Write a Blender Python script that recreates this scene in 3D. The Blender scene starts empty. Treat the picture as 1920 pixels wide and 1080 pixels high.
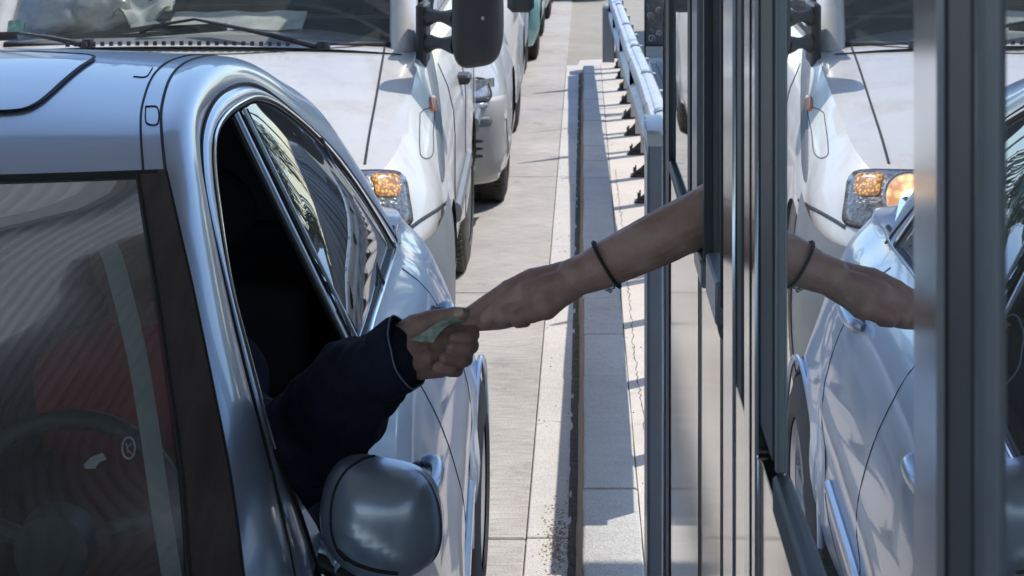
import bpy, math, random
from mathutils import Vector, Matrix, noise
from mathutils.bvhtree import BVHTree
random.seed(7)
PI = math.pi
# ------------------------------------------------------------------ camera, world, sun, exposure
F, VX, VY, H = 3300.0, 1094.0, -250.0, 1.92      # focal length, lane vanishing point and eye height
sc = bpy.context.scene
COL = sc.collection
cam_d = bpy.data.cameras.new('camera')
cam = bpy.data.objects.new('camera', cam_d); COL.objects.link(cam)
cam.location = (0, 0, H); cam.rotation_euler = (math.radians(90), 0, 0)
cam_d.sensor_width = 36; cam_d.lens = F/1920*36
cam_d.shift_x = (960-VX)/1920; cam_d.shift_y = -(540-VY)/1920
cam_d.clip_start = 0.05; cam_d.clip_end = 3000
cam_d.dof.use_dof = True; cam_d.dof.focus_distance = 2.7; cam_d.dof.aperture_fstop = 22
sc.camera = cam
SUN = Vector((0.52, 0.39, 1.0)).normalized()
w = bpy.data.worlds.new('World'); sc.world = w; w.use_nodes = True
nt = w.node_tree; bg = nt.nodes['Background']
sky = nt.nodes.new('ShaderNodeTexSky'); sky.sky_type = 'NISHITA'; sky.sun_disc = False
sky.sun_elevation = math.asin(SUN.z); sky.sun_rotation = math.atan2(SUN.x, SUN.y)
sky.air_density = 1.0; sky.dust_density = 0.3; sky.ozone_density = 3.0
nt.links.new(sky.outputs[0], bg.inputs[0]); bg.inputs[1].default_value = 0.15
sd = bpy.data.lights.new('sun', 'SUN'); sd.energy = 2.25; sd.angle = math.radians(0.5); sd.color = (1, .95, .87)
so = bpy.data.objects.new('sun', sd); COL.objects.link(so); so.location = (6, 5, 12)
so.rotation_euler = SUN.to_track_quat('Z', 'Y').to_euler()
sc.view_settings.view_transform = 'Standard'; sc.view_settings.look = 'None'
sc.view_settings.exposure = 0.92; sc.view_settings.gamma = 1; sc.view_settings.use_curve_mapping = False

# ------------------------------------------------------------------ helpers
def P(px, py, D): return Vector(((px-VX)*D/F, D, H-(py-VY)*D/F))
def pl(pts): return [P(*p) for p in pts]
ROOT = {}
def tag(o, label=None, cat=None, group=None, kind=None):
    for k, v in (('label', label), ('category', cat), ('group', group), ('kind', kind)):
        if v: o[k] = v
    return o
def thing(name, label, cat, loc=(0, 0, 0), group=None, kind=None):
    o = bpy.data.objects.new(name, None); COL.objects.link(o); o.location = loc; o.empty_display_size = .1
    ROOT[o] = Vector(loc); return tag(o, label, cat, group, kind)
def mk(name, verts, faces, mat, parent=None, smooth=True):
    off = ROOT.get(parent, Vector((0, 0, 0)))
    used = sorted({i for q in faces for i in q})
    if len(used) < len(verts):
        ix = {k: n for n, k in enumerate(used)}; verts = [verts[k] for k in used]; faces = [tuple(ix[i] for i in q) for q in faces]
    me = bpy.data.meshes.new(name)
    me.from_pydata([tuple(Vector(v)-off) for v in verts], [], faces); me.validate()
    if smooth:
        me.polygons.foreach_set('use_smooth', [True]*len(me.polygons))
        if smooth == 'auto': me.set_sharp_from_angle(angle=math.radians(38))
    me.materials.append(mat); me.update()
    o = bpy.data.objects.new(name, me); COL.objects.link(o)
    if parent: o.parent = parent
    ROOT[o] = off
    return o
class MB:
    def __init__(s): s.v = []; s.f = []
    def add(s, v, f):
        n = len(s.v); s.v += [Vector(a) for a in v]; s.f += [tuple(i+n for i in q) for q in f]; return s
    def box(s, x0, x1, y0, y1, z0, z1, b=0):
        if b <= 0:
            v = [(x, y, z) for x in (x0, x1) for y in (y0, y1) for z in (z0, z1)]
            return s.add(v, [(0, 1, 3, 2), (4, 6, 7, 5), (0, 4, 5, 1), (2, 3, 7, 6), (0, 2, 6, 4), (1, 5, 7, 3)])
        # chamfered box
        v = []; idx = {}
        for i, (sx, X) in enumerate(((1, x0), (-1, x1))):
            for j, (sy, Y) in enumerate(((1, y0), (-1, y1))):
                for k, (sz, Z) in enumerate(((1, z0), (-1, z1))):
                    idx[(i, j, k, 0)] = len(v); v.append((X, Y+sy*b, Z+sz*b))
                    idx[(i, j, k, 1)] = len(v); v.append((X+sx*b, Y, Z+sz*b))
                    idx[(i, j, k, 2)] = len(v); v.append((X+sx*b, Y+sy*b, Z))
        f = []
        for i in (0, 1):
            f.append([idx[(i, j, k, 0)] for j, k in ((0, 0), (1, 0), (1, 1), (0, 1))])
            f.append([idx[(j, i, k, 1)] for j, k in ((0, 0), (0, 1), (1, 1), (1, 0))])
            f.append([idx[(j, k, i, 2)] for j, k in ((0, 0), (1, 0), (1, 1), (0, 1))])
        for a in (0, 1):
            for c in (0, 1):
                f.append([idx[(a, c, 0, 0)], idx[(a, c, 1, 0)], idx[(a, c, 1, 1)], idx[(a, c, 0, 1)]])
                f.append([idx[(a, 0, c, 0)], idx[(a, 1, c, 0)], idx[(a, 1, c, 2)], idx[(a, 0, c, 2)]])
                f.append([idx[(0, a, c, 1)], idx[(1, a, c, 1)], idx[(1, a, c, 2)], idx[(0, a, c, 2)]])
        for i in (0, 1):
            for j in (0, 1):
                for k in (0, 1): f.append([idx[(i, j, k, m)] for m in (0, 1, 2)])
        s.add(v, f); s.fixn = True; return s
    def tube(s, pts, r, n=8, caps=True, closed=False, flat=1.0, up=Vector((0, 0, 1))):
        pts = [Vector(p) for p in pts]; m = len(pts)
        rr = r if isinstance(r, (list, tuple)) else [r]*m
        base = len(s.v)
        for i, p in enumerate(pts):
            a = pts[(i-1) % m] if (closed or i > 0) else p
            b = pts[(i+1) % m] if (closed or i < m-1) else p
            t = (b-a).normalized() if (b-a).length > 1e-9 else Vector((0, 1, 0))
            q = t.cross(up)
            if q.length < 1e-3: q = t.cross(Vector((1, 0, 0)))
            q.normalize(); e = q.cross(t)
            for k in range(n):
                an = 2*PI*k/n
                s.v.append(p+q*math.cos(an)*rr[i]+e*math.sin(an)*rr[i]*flat)
        for i in range(m if closed else m-1):
            for k in range(n):
                s.f.append((base+i*n+k, base+i*n+(k+1) % n, base+((i+1) % m)*n+(k+1) % n, base+((i+1) % m)*n+k))
        if caps and not closed:
            s.f.append(tuple(base+k for k in range(n))[::-1]); s.f.append(tuple(base+(m-1)*n+k for k in range(n)))
        return s
    def grid(s, fn, nu, nv):
        base = len(s.v)
        for i in range(nu+1):
            for j in range(nv+1): s.v.append(Vector(fn(i/nu, j/nv)))
        for i in range(nu):
            for j in range(nv):
                a = base+i*(nv+1)+j; s.f.append((a, a+1, a+nv+2, a+nv+1))
        return s
    def slab(s, pts, t):   # planar polygon thickened along vector t
        n = len(pts); t = Vector(t)
        s.add([Vector(p) for p in pts]+[Vector(p)+t for p in pts],
              [tuple(range(n)), tuple(range(2*n-1, n-1, -1))]+[(i, i+n, (i+1) % n+n, (i+1) % n) for i in range(n)])
        return s
    def lathe(s, prof, c, axis='x', n=32, sgn=1):
        c = Vector(c); base = len(s.v); m = len(prof)
        for k in range(n):
            a = 2*PI*k/n
            for (r, h) in prof:
                if axis == 'x': s.v.append(c+Vector((h*sgn, r*math.cos(a), r*math.sin(a))))
                elif axis == 'y': s.v.append(c+Vector((r*math.cos(a), h*sgn, r*math.sin(a))))
                else: s.v.append(c+Vector((r*math.cos(a), r*math.sin(a), h*sgn)))
        for k in range(n):
            for j in range(m-1):
                s.f.append((base+k*m+j, base+k*m+j+1, base+((k+1) % n)*m+j+1, base+((k+1) % n)*m+j))
        return s
    def build(s, name, mat, parent=None, smooth='auto'):
        return mk(name, s.v, s.f, mat, parent, smooth)
    def bvh(s): return BVHTree.FromPolygons(s.v, s.f)
def fixn(o):
    import bmesh
    b = bmesh.new(); b.from_mesh(o.data); bmesh.ops.recalc_face_normals(b, faces=b.faces); b.to_mesh(o.data); b.free(); return o
def lerp(a, b, t): return a+(b-a)*t
def tab(T, x):
    if x <= T[0][0]: return T[0][1]
    for i in range(len(T)-1):
        if x <= T[i+1][0]:
            x0, y0 = T[i]; x1, y1 = T[i+1]; t = (x-x0)/(x1-x0)
            m0 = (T[i+1][1]-T[i-1][1])/(T[i+1][0]-T[i-1][0]) if i > 0 else (y1-y0)/(x1-x0)
            m1 = (T[i+2][1]-T[i][1])/(T[i+2][0]-T[i][0]) if i < len(T)-2 else (y1-y0)/(x1-x0)
            h = x1-x0
            return (2*t**3-3*t*t+1)*y0+(t**3-2*t*t+t)*h*m0+(-2*t**3+3*t*t)*y1+(t**3-t*t)*h*m1
    return T[-1][1]
def cr(pts, n):      # smooth resample by arc length: n+1 points
    pts = [Vector(p) for p in pts]
    L = [0]
    for i in range(1, len(pts)): L.append(L[-1]+max((pts[i]-pts[i-1]).length, 1e-6))
    D = len(pts[0]); T = [[(L[i], pts[i][k]) for i in range(len(pts))] for k in range(D)]
    return [Vector([tab(T[k], L[-1]*j/n) for k in range(D)]) for j in range(n+1)]
def onto(bvh, px, py, off=.002):
    o = Vector((0, 0, H)); d = (P(px, py, 1)-o).normalized()
    loc, nor, i, dist = bvh.ray_cast(o, d)
    if loc is None: return None
    if nor.dot(d) > 0: nor = -nor
    return loc+nor*off
def seam(bvh, pts, r, name, mat, parent, n=24, off=.0, flat=1.0, sides=6):
    q = [onto(bvh, p[0], p[1], off) for p in cr([(a, b, 0) for a, b in pts], n)]
    q = [p for p in q if p is not None]
    return MB().tube(q, r, sides, flat=flat).build(name, mat, parent) if len(q) > 1 else None
def ribbon(bvh, left, right, name, mat, parent, n=24, k=6, off=.006):
    a, b = cr([(*p, 0) for p in left], n), cr([(*p, 0) for p in right], n); rows = []
    for i in range(n+1):
        r = [onto(bvh, *a[i].lerp(b[i], j/k)[:2], off if 0 < j < k else -.004) for j in range(k+1)]
        if all(r): rows.append(r)
    m = MB(); m.v = [p for r in rows for p in r]
    for i in range(len(rows)-1):
        for j in range(k): q = i*(k+1)+j; m.f.append((q, q+1, q+k+2, q+k+1))
    return m.build(name, mat, parent, True)
def decal(bvh, quad, name, mat, parent, nu=8, nv=8, off=.004, rnd=0):
    # four-cornered panel laid on a body surface, with real rounded corners and an edge that stands proud
    a, b, c, d = [Vector((q[0], q[1])) for q in quad]
    def f(u, v):
        if rnd:
            x, y = 2*u-1, 2*v-1
            m = (abs(x)**rnd+abs(y)**rnd)**(1/rnd); k = max(abs(x), abs(y))/m if m > 1e-6 else 1
            u2, v2 = (x*k+1)/2, (y*k+1)/2
        else: u2, v2 = u, v
        p = (a*(1-u2)+b*u2)*(1-v2)+(d*(1-u2)+c*u2)*v2
        e = min(u, 1-u, v, 1-v); o = off if e > 1e-6 else -.004
        return onto(bvh, p.x, p.y, o)
    # insert edge rows
    us = [0]+[i/nu*.998+.001 for i in range(nu+1)]+[1]
    m = MB(); base = 0; vs = [0]+[i/nv*.998+.001 for i in range(nv+1)]+[1]
    for u in us:
        for v in vs: m.v.append(f(u, v))
    n = len(vs); ok = [v is not None for v in m.v]; raw = m.v; idx = {}; m.v = []
    for i in range(len(us)-1):
        for j in range(n-1):
            q = (i*n+j, i*n+j+1, (i+1)*n+j+1, (i+1)*n+j)
            if all(ok[k] for k in q) and max((raw[q[a]]-raw[q[a-1]]).length for a in range(4)) < .12:
                for k in q:
                    if k not in idx: idx[k] = len(m.v); m.v.append(raw[k])
                m.f.append(tuple(idx[k] for k in q))
    return m.build(name, mat, parent, True)

# ------------------------------------------------------------------ materials
def nodes(name):
    m = bpy.data.materials.new(name); m.use_nodes = True
    t = m.node_tree; return m, t, t.nodes['Principled BSDF'], t.links
def N(t, kind, **kw):
    n = t.nodes.new(kind)
    for k, v in kw.items():
        if k in n.inputs: n.inputs[k].default_value = v
        else: setattr(n, k, v)
    return n
def pm(name, col, rough=.5, metal=0, coat=0, var=.12, scale=6, bump=0, bscale=80, vec=(1, 1, 1), col2=None, spec=.5, coatr=.05, rv=.1):
    m, t, b, L = nodes(name)
    tc = N(t, 'ShaderNodeTexCoord'); mp = N(t, 'ShaderNodeMapping'); mp.inputs['Scale'].default_value = vec
    L.new(tc.outputs['Object'], mp.inputs[0])
    nz = N(t, 'ShaderNodeTexNoise', Scale=scale, Detail=6.0, Roughness=.65); L.new(mp.outputs[0], nz.inputs['Vector'])
    r = N(t, 'ShaderNodeValToRGB'); c2 = col2 or tuple(c*(1-var*2) for c in col)
    r.color_ramp.elements[0].position = .3; r.color_ramp.elements[1].position = .7
    r.color_ramp.elements[0].color = (*c2, 1); r.color_ramp.elements[1].color = (*[min(1, c*(1+var*.5)) for c in col], 1)
    L.new(nz.outputs[0], r.inputs[0]); L.new(r.outputs[0], b.inputs['Base Color'])
    mr = N(t, 'ShaderNodeMapRange'); mr.inputs[3].default_value = max(0, rough*(1-rv)); mr.inputs[4].default_value = min(1, rough*(1+rv))
    L.new(nz.outputs[0], mr.inputs[0]); L.new(mr.outputs[0], b.inputs['Roughness'])
    b.inputs['Metallic'].default_value = metal; b.inputs['Coat Weight'].default_value = coat
    b.inputs['Coat Roughness'].default_value = coatr; b.inputs['Specular IOR Level'].default_value = spec
    if bump:
        n2 = N(t, 'ShaderNodeTexNoise', Scale=bscale, Detail=4.0); L.new(mp.outputs[0], n2.inputs['Vector'])
        bp = N(t, 'ShaderNodeBump', Strength=bump, Distance=.01); L.new(n2.outputs[0], bp.inputs['Height']); L.new(bp.outputs[0], b.inputs['Normal'])
    return m
def emis(name, col, s):
    m, t, b, L = nodes(name); b.inputs['Base Color'].default_value = (*col, 1)
    b.inputs['Emission Color'].default_value = (*col, 1); b.inputs['Emission Strength'].default_value = s; b.inputs['Roughness'].default_value = .2
    return m
def glass(name, tint, ior=1.9, refl=(.95, .97, 1), rough=0.0, wave=0, minr=0.0, dust_haze=0.0, dcol=(.5, .5, .48)):
    m, t, b, L = nodes(name); t.nodes.remove(b)
    g = N(t, 'ShaderNodeBsdfGlossy'); g.inputs['Color'].default_value = (*refl, 1); g.inputs['Roughness'].default_value = rough
    tr = N(t, 'ShaderNodeBsdfTransparent'); tr.inputs['Color'].default_value = (*tint, 1)
    fr = N(t, 'ShaderNodeFresnel', IOR=ior); mx = N(t, 'ShaderNodeMixShader')
    ma = N(t, 'ShaderNodeMath', operation='MAXIMUM'); ma.inputs[1].default_value = minr
    L.new(fr.outputs[0], ma.inputs[0]); L.new(ma.outputs[0], mx.inputs[0]); L.new(tr.outputs[0], mx.inputs[1]); L.new(g.outputs[0], mx.inputs[2])
    if dust_haze:     # dusty film on the van screen, elsewhere haze painted into the glass
        df_ = N(t, 'ShaderNodeBsdfDiffuse'); df_.inputs[0].default_value = (*dcol, 1); m2 = N(t, 'ShaderNodeMixShader')
        tc = N(t, 'ShaderNodeTexCoord'); nz = N(t, 'ShaderNodeTexNoise', Scale=7.0, Detail=8.0, Roughness=.7); L.new(tc.outputs['Object'], nz.inputs['Vector'])
        mr = N(t, 'ShaderNodeMapRange'); mr.inputs[1].default_value = .3; mr.inputs[2].default_value = .75; mr.inputs[3].default_value = dust_haze*.5; mr.inputs[4].default_value = dust_haze*1.8
        L.new(nz.outputs[0], mr.inputs[0]); L.new(mr.outputs[0], m2.inputs[0]); L.new(mx.outputs[0], m2.inputs[1]); L.new(df_.outputs[0], m2.inputs[2]); mx = m2
    L.new(mx.outputs[0], t.nodes['Material Output'].inputs[0])
    if wave:
        tc = N(t, 'ShaderNodeTexCoord'); nz = N(t, 'ShaderNodeTexNoise', Scale=3.0, Detail=1.0); L.new(tc.outputs['Object'], nz.inputs['Vector'])
        bp = N(t, 'ShaderNodeBump', Strength=wave, Distance=.01); L.new(nz.outputs[0], bp.inputs['Height']); L.new(bp.outputs[0], g.inputs['Normal'])
    return m

def concrete(name, ca, cb, groove=0.0, gs=60, stain=(.2, .15, .1), stain_amt=.25, rough=.85, spots=.5):
    m, t, b, L = nodes(name)
    tc = N(t, 'ShaderNodeTexCoord')
    n1 = N(t, 'ShaderNodeTexNoise', Scale=1.3, Detail=8.0, Roughness=.7); L.new(tc.outputs['Object'], n1.inputs['Vector'])
    r1 = N(t, 'ShaderNodeValToRGB'); r1.color_ramp.elements[0].position = .3; r1.color_ramp.elements[1].position = .7
    r1.color_ramp.elements[0].color = (*ca, 1); r1.color_ramp.elements[1].color = (*cb, 1); L.new(n1.outputs[0], r1.inputs[0])
    # fine speckle
    n2 = N(t, 'ShaderNodeTexNoise', Scale=170.0, Detail=3.0); L.new(tc.outputs['Object'], n2.inputs['Vector'])
    m1 = N(t, 'ShaderNodeMixRGB', blend_type='OVERLAY', Fac=spots); L.new(r1.outputs[0], m1.inputs[1]); L.new(n2.outputs[0], m1.inputs[2])
    # stains
    n3 = N(t, 'ShaderNodeTexNoise', Scale=4.0, Detail=9.0, Roughness=.75); L.new(tc.outputs['Object'], n3.inputs['Vector'])
    r3 = N(t, 'ShaderNodeValToRGB'); r3.color_ramp.elements[0].position = .56; r3.color_ramp.elements[1].position = .78
    r3.color_ramp.elements[0].color = (0, 0, 0, 1); r3.color_ramp.elements[1].color = (stain_amt*2,)*3+(1,); L.new(n3.outputs[0], r3.inputs[0])
    m2 = N(t, 'ShaderNodeMixRGB'); m2.inputs[2].default_value = (*stain, 1); L.new(r3.outputs[0], m2.inputs[0]); L.new(m1.outputs[0], m2.inputs[1])
    # brushed lines across the lane
    mp = N(t, 'ShaderNodeMapping'); mp.inputs['Scale'].default_value = (9, gs, 2); L.new(tc.outputs['Object'], mp.inputs[0])
    n4 = N(t, 'ShaderNodeTexNoise', Scale=1.0, Detail=3.0, Roughness=.6); L.new(mp.outputs[0], n4.inputs['Vector'])
    r4 = N(t, 'ShaderNodeMapRange'); r4.inputs[1].default_value = .3; r4.inputs[2].default_value = .7
    r4.inputs[3].default_value = 1-groove; r4.inputs[4].default_value = 1+groove*.5; L.new(n4.outputs[0], r4.inputs[0])
    m3 = N(t, 'ShaderNodeMixRGB', blend_type='MULTIPLY', Fac=1.0); L.new(m2.outputs[0], m3.inputs[1]); L.new(r4.outputs[0], m3.inputs[2])
    L.new(m3.outputs[0], b.inputs['Base Color']); b.inputs['Roughness'].default_value = rough
    ad = N(t, 'ShaderNodeMath', operation='ADD'); mu = N(t, 'ShaderNodeMath', operation='MULTIPLY'); mu.inputs[1].default_value = .35+groove*2
    L.new(n4.outputs[0], mu.inputs[0]); L.new(mu.outputs[0], ad.inputs[0]); L.new(n2.outputs[0], ad.inputs[1])
    bp = N(t, 'ShaderNodeBump', Strength=.45, Distance=.006); L.new(ad.outputs[0], bp.inputs['Height']); L.new(bp.outputs[0], b.inputs['Normal'])
    return m
M = {}
M['road'] = concrete('road_concrete', (.37, .34, .31), (.53, .49, .445), .26, 75, stain=(.13, .115, .10), stain_amt=.42)
M['strip'] = concrete('gutter_concrete', (.50, .47, .435), (.63, .595, .555), .04, 20, stain_amt=.18)
M['island'] = concrete('island_concrete', (.56, .50, .44), (.68, .61, .54), .05, 12, stain=(.22, .17, .12), stain_amt=.35)
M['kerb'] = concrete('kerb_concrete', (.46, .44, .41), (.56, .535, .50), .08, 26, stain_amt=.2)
M['kerbshade'] = concrete('kerb_face_shade', (.19, .155, .125), (.30, .26, .215), .1, 30, stain=(.1, .08, .06), stain_amt=.4)
M['dirt'] = pm('channel_dirt', (.13, .11, .09), .95, var=.3, scale=30, bump=.6, bscale=60)
M['far'] = concrete('far_ground', (.30, .27, .22), (.38, .34, .28), .05, 6)
M['silver'] = pm('silver_paint', (.40, .475, .60), .33, .42, .6, var=.004, scale=2, coatr=.04, rv=.01)
M['white'] = pm('white_van_paint', (.62, .605, .575), .40, 0, .7, var=.06, scale=3, coatr=.08)
t = M['white'].node_tree; b = t.nodes['Principled BSDF']; L = t.links; src = b.inputs['Base Color'].links[0].from_socket
tc = N(t, 'ShaderNodeTexCoord'); mp = N(t, 'ShaderNodeMapping'); mp.inputs['Scale'].default_value = (5, 5, 1.4); L.new(tc.outputs['Object'], mp.inputs[0])
nz = N(t, 'ShaderNodeTexNoise', Scale=2.2, Detail=9.0, Roughness=.72); L.new(mp.outputs[0], nz.inputs['Vector'])
r = N(t, 'ShaderNodeValToRGB'); r.color_ramp.elements[0].position = .5; r.color_ramp.elements[0].color = (0, 0, 0, 1); r.color_ramp.elements[1].position = .8; r.color_ramp.elements[1].color = (.5, .5, .5, 1); L.new(nz.outputs[0], r.inputs[0])
mx = N(t, 'ShaderNodeMixRGB'); mx.inputs[2].default_value = (.36, .31, .25, 1); L.new(r.outputs[0], mx.inputs[0]); L.new(src, mx.inputs[1]); L.new(mx.outputs[0], b.inputs['Base Color'])
M['white2'] = pm('white_car_paint', (.50, .49, .465), .3, 0, .8, var=.03, scale=2)
M['dusty'] = pm('dusty_bumper', (.42, .40, .36), .5, 0, .3, var=.08, scale=4)
M['greyplastic'] = pm('grey_bumper_plastic', (.17, .18, .185), .55, 0, 0, var=.08, scale=5, bump=.05, bscale=300)
M['black'] = pm('black_plastic', (.028, .028, .032), .5, var=.15, scale=10, bump=.06, bscale=300)
M['blackgloss'] = pm('black_gloss_trim', (.040, .045, .056), .5, 0, 0, var=.1)
M['trim'] = pm('dark_pillar_trim', (.085, .065, .062), .30, 0, .5, var=.25, scale=30, vec=(1, .2, .2))
M['rubber'] = pm('rubber_seal', (.02, .02, .022), .7, var=.1)
M['gap'] = pm('panel_gap', (.03, .033, .04), .8, var=.1)
M['tyre'] = pm('tyre_rubber', (.045, .040, .036), .85, var=.25, scale=14, bump=.2, bscale=60)
M['tyredust'] = pm('dusty_tyre_rubber', (.12, .105, .09), .9, var=.3, scale=12, bump=.3, bscale=60)
M['rim'] = pm('wheel_rim', (.45, .46, .48), .35, .8, 0, var=.12)
M['chrome'] = pm('bright_window_trim', (.75, .78, .82), .16, 1, 0, var=.03)
M['alu'] = pm('brushed_aluminium', (.78, .77, .76), .13, 1, 0, var=.05, scale=9, vec=(30, 30, .4), rv=.3)
M['alublue'] = pm('blue_grey_metal', (.22, .25, .29), .4, .35, .2, var=.08, scale=4)
M['steel'] = pm('stainless_cladding', (.62, .59, .55), .09, 1, 0, var=.05, scale=3, vec=(16, 16, .6), rv=.4)
M['galv'] = pm('galvanised_rail', (.56, .57, .57), .42, .35, 0, var=.12, scale=9)
M['galvdark'] = pm('rusty_black_bracket', (.10, .088, .078), .7, .2, 0, var=.3, scale=30)
M['greywall'] = pm('grey_painted_wall', (.30, .32, .325), .7, var=.1, scale=3)
M['iron'] = pm('wrought_iron', (.035, .03, .028), .5, .3, 0, var=.2)
M['bronze'] = pm('dry_leaf_ornament', (.32, .25, .17), .6, .1, 0, var=.3, scale=30)
M['teal'] = pm('teal_paint', (.22, .42, .38), .35, .1, .6, var=.05)
M['blue'] = pm('blue_paint', (.10, .17, .33), .3, .2, .7, var=.05)
M['grey2'] = pm('grey_paint', (.33, .34, .35), .3, .3, .6, var=.05)
M['orange'] = pm('orange_lens', (.75, .22, .05), .25, 0, .5, var=.1)
M['canopy'] = pm('canopy_sheet', (.56, .55, .54), .6, 0, var=.08, scale=2)
M['canopydark'] = pm('canopy_beam_paint', (.38, .37, .36), .6, var=.1)
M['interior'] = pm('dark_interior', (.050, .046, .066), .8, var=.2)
M['seat'] = pm('red_seat_fabric', (.16, .022, .02), .85, var=.2, scale=20, bump=.2, bscale=200)
M['dash'] = pm('grey_dashboard', (.06, .065, .07), .6, var=.15, bump=.1, bscale=200)
M['jacket'] = pm('navy_jacket_cloth', (.016, .018, .040), .9, var=.25, scale=14, bump=.25, bscale=350, spec=.2)
M['piping'] = pm('cuff_piping', (.16, .19, .27), .6, var=.1)
M['shirt'] = pm('grey_uniform_cloth', (.10, .13, .18), .85, var=.15)
M['trousers'] = pm('dark_trousers', (.03, .03, .04), .85, var=.15)
M['hair'] = pm('dark_hair', (.02, .014, .01), .6, var=.3, scale=40)
M['cord'] = pm('black_cord_bracelet', (.02, .018, .02), .6, var=.3, scale=200)
M['note'] = pm('banknote_paper', (.46, .52, .43), .7, var=.2, scale=120, col2=(.15, .22, .19), bump=.1, bscale=200)
M['paper'] = pm('white_paper', (.80, .78, .70), .7, var=.15, scale=14)
M['bag'] = pm('plastic_bag', (.55, .52, .47), .25, 0, .3, var=.2, scale=9)
M['signgreen'] = pm('green_sign', (.02, .22, .13), .5, var=.05)
M['signwhite'] = pm('white_sign_letters', (.8, .8, .8), .5, var=.03)
M['bark'] = pm('tree_bark', (.12, .09, .06), .9, var=.3, scale=14, bump=.5, bscale=30)
M['leaf'] = pm('tree_leaves', (.07, .11, .035), .6, var=.4, scale=4)
M['leaf2'] = pm('light_tree_leaves', (.11, .13, .04), .6, var=.4, scale=4)
M['yellow'] = pm('yellow_barrier_paint', (.62, .42, .05), .5, var=.1)
M['concretewall'] = pm('building_render', (.42, .40, .37), .85, var=.1, scale=2, bump=.1)
M['lampglass'] = pm('headlight_glass', (.25, .25, .24), .14, .35, 1, var=.5, scale=60, bump=.35, bscale=90)
M['whitelamp'] = pm('clear_lamp_glass', (.55, .56, .55), .15, .4, 1, var=.3, scale=40, bump=.2, bscale=80)
# skin
def skin(name, a, b2):
    m, t, b, L = nodes(name)
    tc = N(t, 'ShaderNodeTexCoord'); n1 = N(t, 'ShaderNodeTexNoise', Scale=22.0, Detail=5.0); L.new(tc.outputs['Object'], n1.inputs['Vector'])
    r = N(t, 'ShaderNodeValToRGB'); r.color_ramp.elements[0].position = .38; r.color_ramp.elements[1].position = .62
    r.color_ramp.elements[0].color = (a[0]*.95, a[1]*.86, a[2]*.86, 1); r.color_ramp.elements[1].color = (*b2, 1); L.new(n1.outputs[0], r.inputs[0]); L.new(r.outputs[0], b.inputs['Base Color'])
    b.inputs['Roughness'].default_value = .5; b.inputs['Subsurface Weight'].default_value = .12; b.inputs['Subsurface Radius'].default_value = (.01, .004, .002)
    b.inputs['Subsurface Scale'].default_value = .4
    n2 = N(t, 'ShaderNodeTexVoronoi', Scale=330.0, feature='DISTANCE_TO_EDGE'); n3 = N(t, 'ShaderNodeTexNoise', Scale=75.0, Detail=6.0, Roughness=.7)
    L.new(tc.outputs['Object'], n2.inputs['Vector']); L.new(tc.outputs['Object'], n3.inputs['Vector']); ad = N(t, 'ShaderNodeMath', operation='ADD'); L.new(n2.outputs[0], ad.inputs[0]); L.new(n3.outputs[0], ad.inputs[1])
    bp = N(t, 'ShaderNodeBump', Strength=.2, Distance=.003); L.new(ad.outputs[0], bp.inputs['Height']); L.new(bp.outputs[0], b.inputs['Normal'])
    return m
M['skin1'] = skin('collector_skin', (.38, .235, .20), (.48, .315, .27))
M['skin2'] = skin('driver_skin', (.28, .165, .145), (.38, .24, .205))
m, t, b, L = nodes('lit_headlamp'); tc = N(t, 'ShaderNodeTexCoord'); vo = N(t, 'ShaderNodeTexVoronoi', Scale=38.0); L.new(tc.outputs['Object'], vo.inputs['Vector'])
r = N(t, 'ShaderNodeValToRGB'); r.color_ramp.elements[0].position = .15; r.color_ramp.elements[0].color = (1.0, .62, .26, 1); r.color_ramp.elements[1].position = .7; r.color_ramp.elements[1].color = (.42, .17, .05, 1)
L.new(vo.outputs[0], r.inputs[0]); L.new(r.outputs[0], b.inputs['Emission Color']); b.inputs['Base Color'].default_value = (.6, .5, .4, 1); b.inputs['Metallic'].default_value = .7; b.inputs['Emission Strength'].default_value = .95; b.inputs['Roughness'].default_value = .25
M['lampwarm'] = m
M['bulb'] = emis('bulb_glow', (1, .85, .6), 4.0)
# lit indicator: orange lens with bright cells
m, t, b, L = nodes('lit_indicator'); tc = N(t, 'ShaderNodeTexCoord'); vo = N(t, 'ShaderNodeTexVoronoi', Scale=95.0); L.new(tc.outputs['Object'], vo.inputs['Vector'])
r = N(t, 'ShaderNodeValToRGB'); r.color_ramp.elements[0].position = .12; r.color_ramp.elements[0].color = (.66, .32, .08, 1); r.color_ramp.elements[1].position = .62; r.color_ramp.elements[1].color = (.16, .085, .04, 1)
L.new(vo.outputs[0], r.inputs[0]); L.new(r.outputs[0], b.inputs['Emission Color']); L.new(r.outputs[0], b.inputs['Base Color']); b.inputs['Emission Strength'].default_value = .75; b.inputs['Roughness'].default_value = .2
M['indicator'] = m
M['boothglass'] = glass('reflective_booth_glass', (.10, .12, .14), 2.3, (.93, .95, .98), wave=.02, dust_haze=.07)
M['carglass'] = glass('car_side_glass', (.008, .009, .01), 3.0, (.9, .94, 1), wave=.03, dust_haze=.05)
M['windscreen'] = glass('windscreen_glass', (.68, .72, .72), 1.45, (.9, .95, 1), dust_haze=.07)
M['vanscreen'] = glass('van_windscreen_glass', (.78, .82, .82), 1.36, (.9, .95, 1), dust_haze=.12, dcol=(.32, .36, .34))
M['lens'] = glass('lamp_lens', (.85, .85, .85), 1.5)
M['mirrorface'] = pm('mirror_face', (.8, .82, .85), .02, 1, 0, var=.01)

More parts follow.
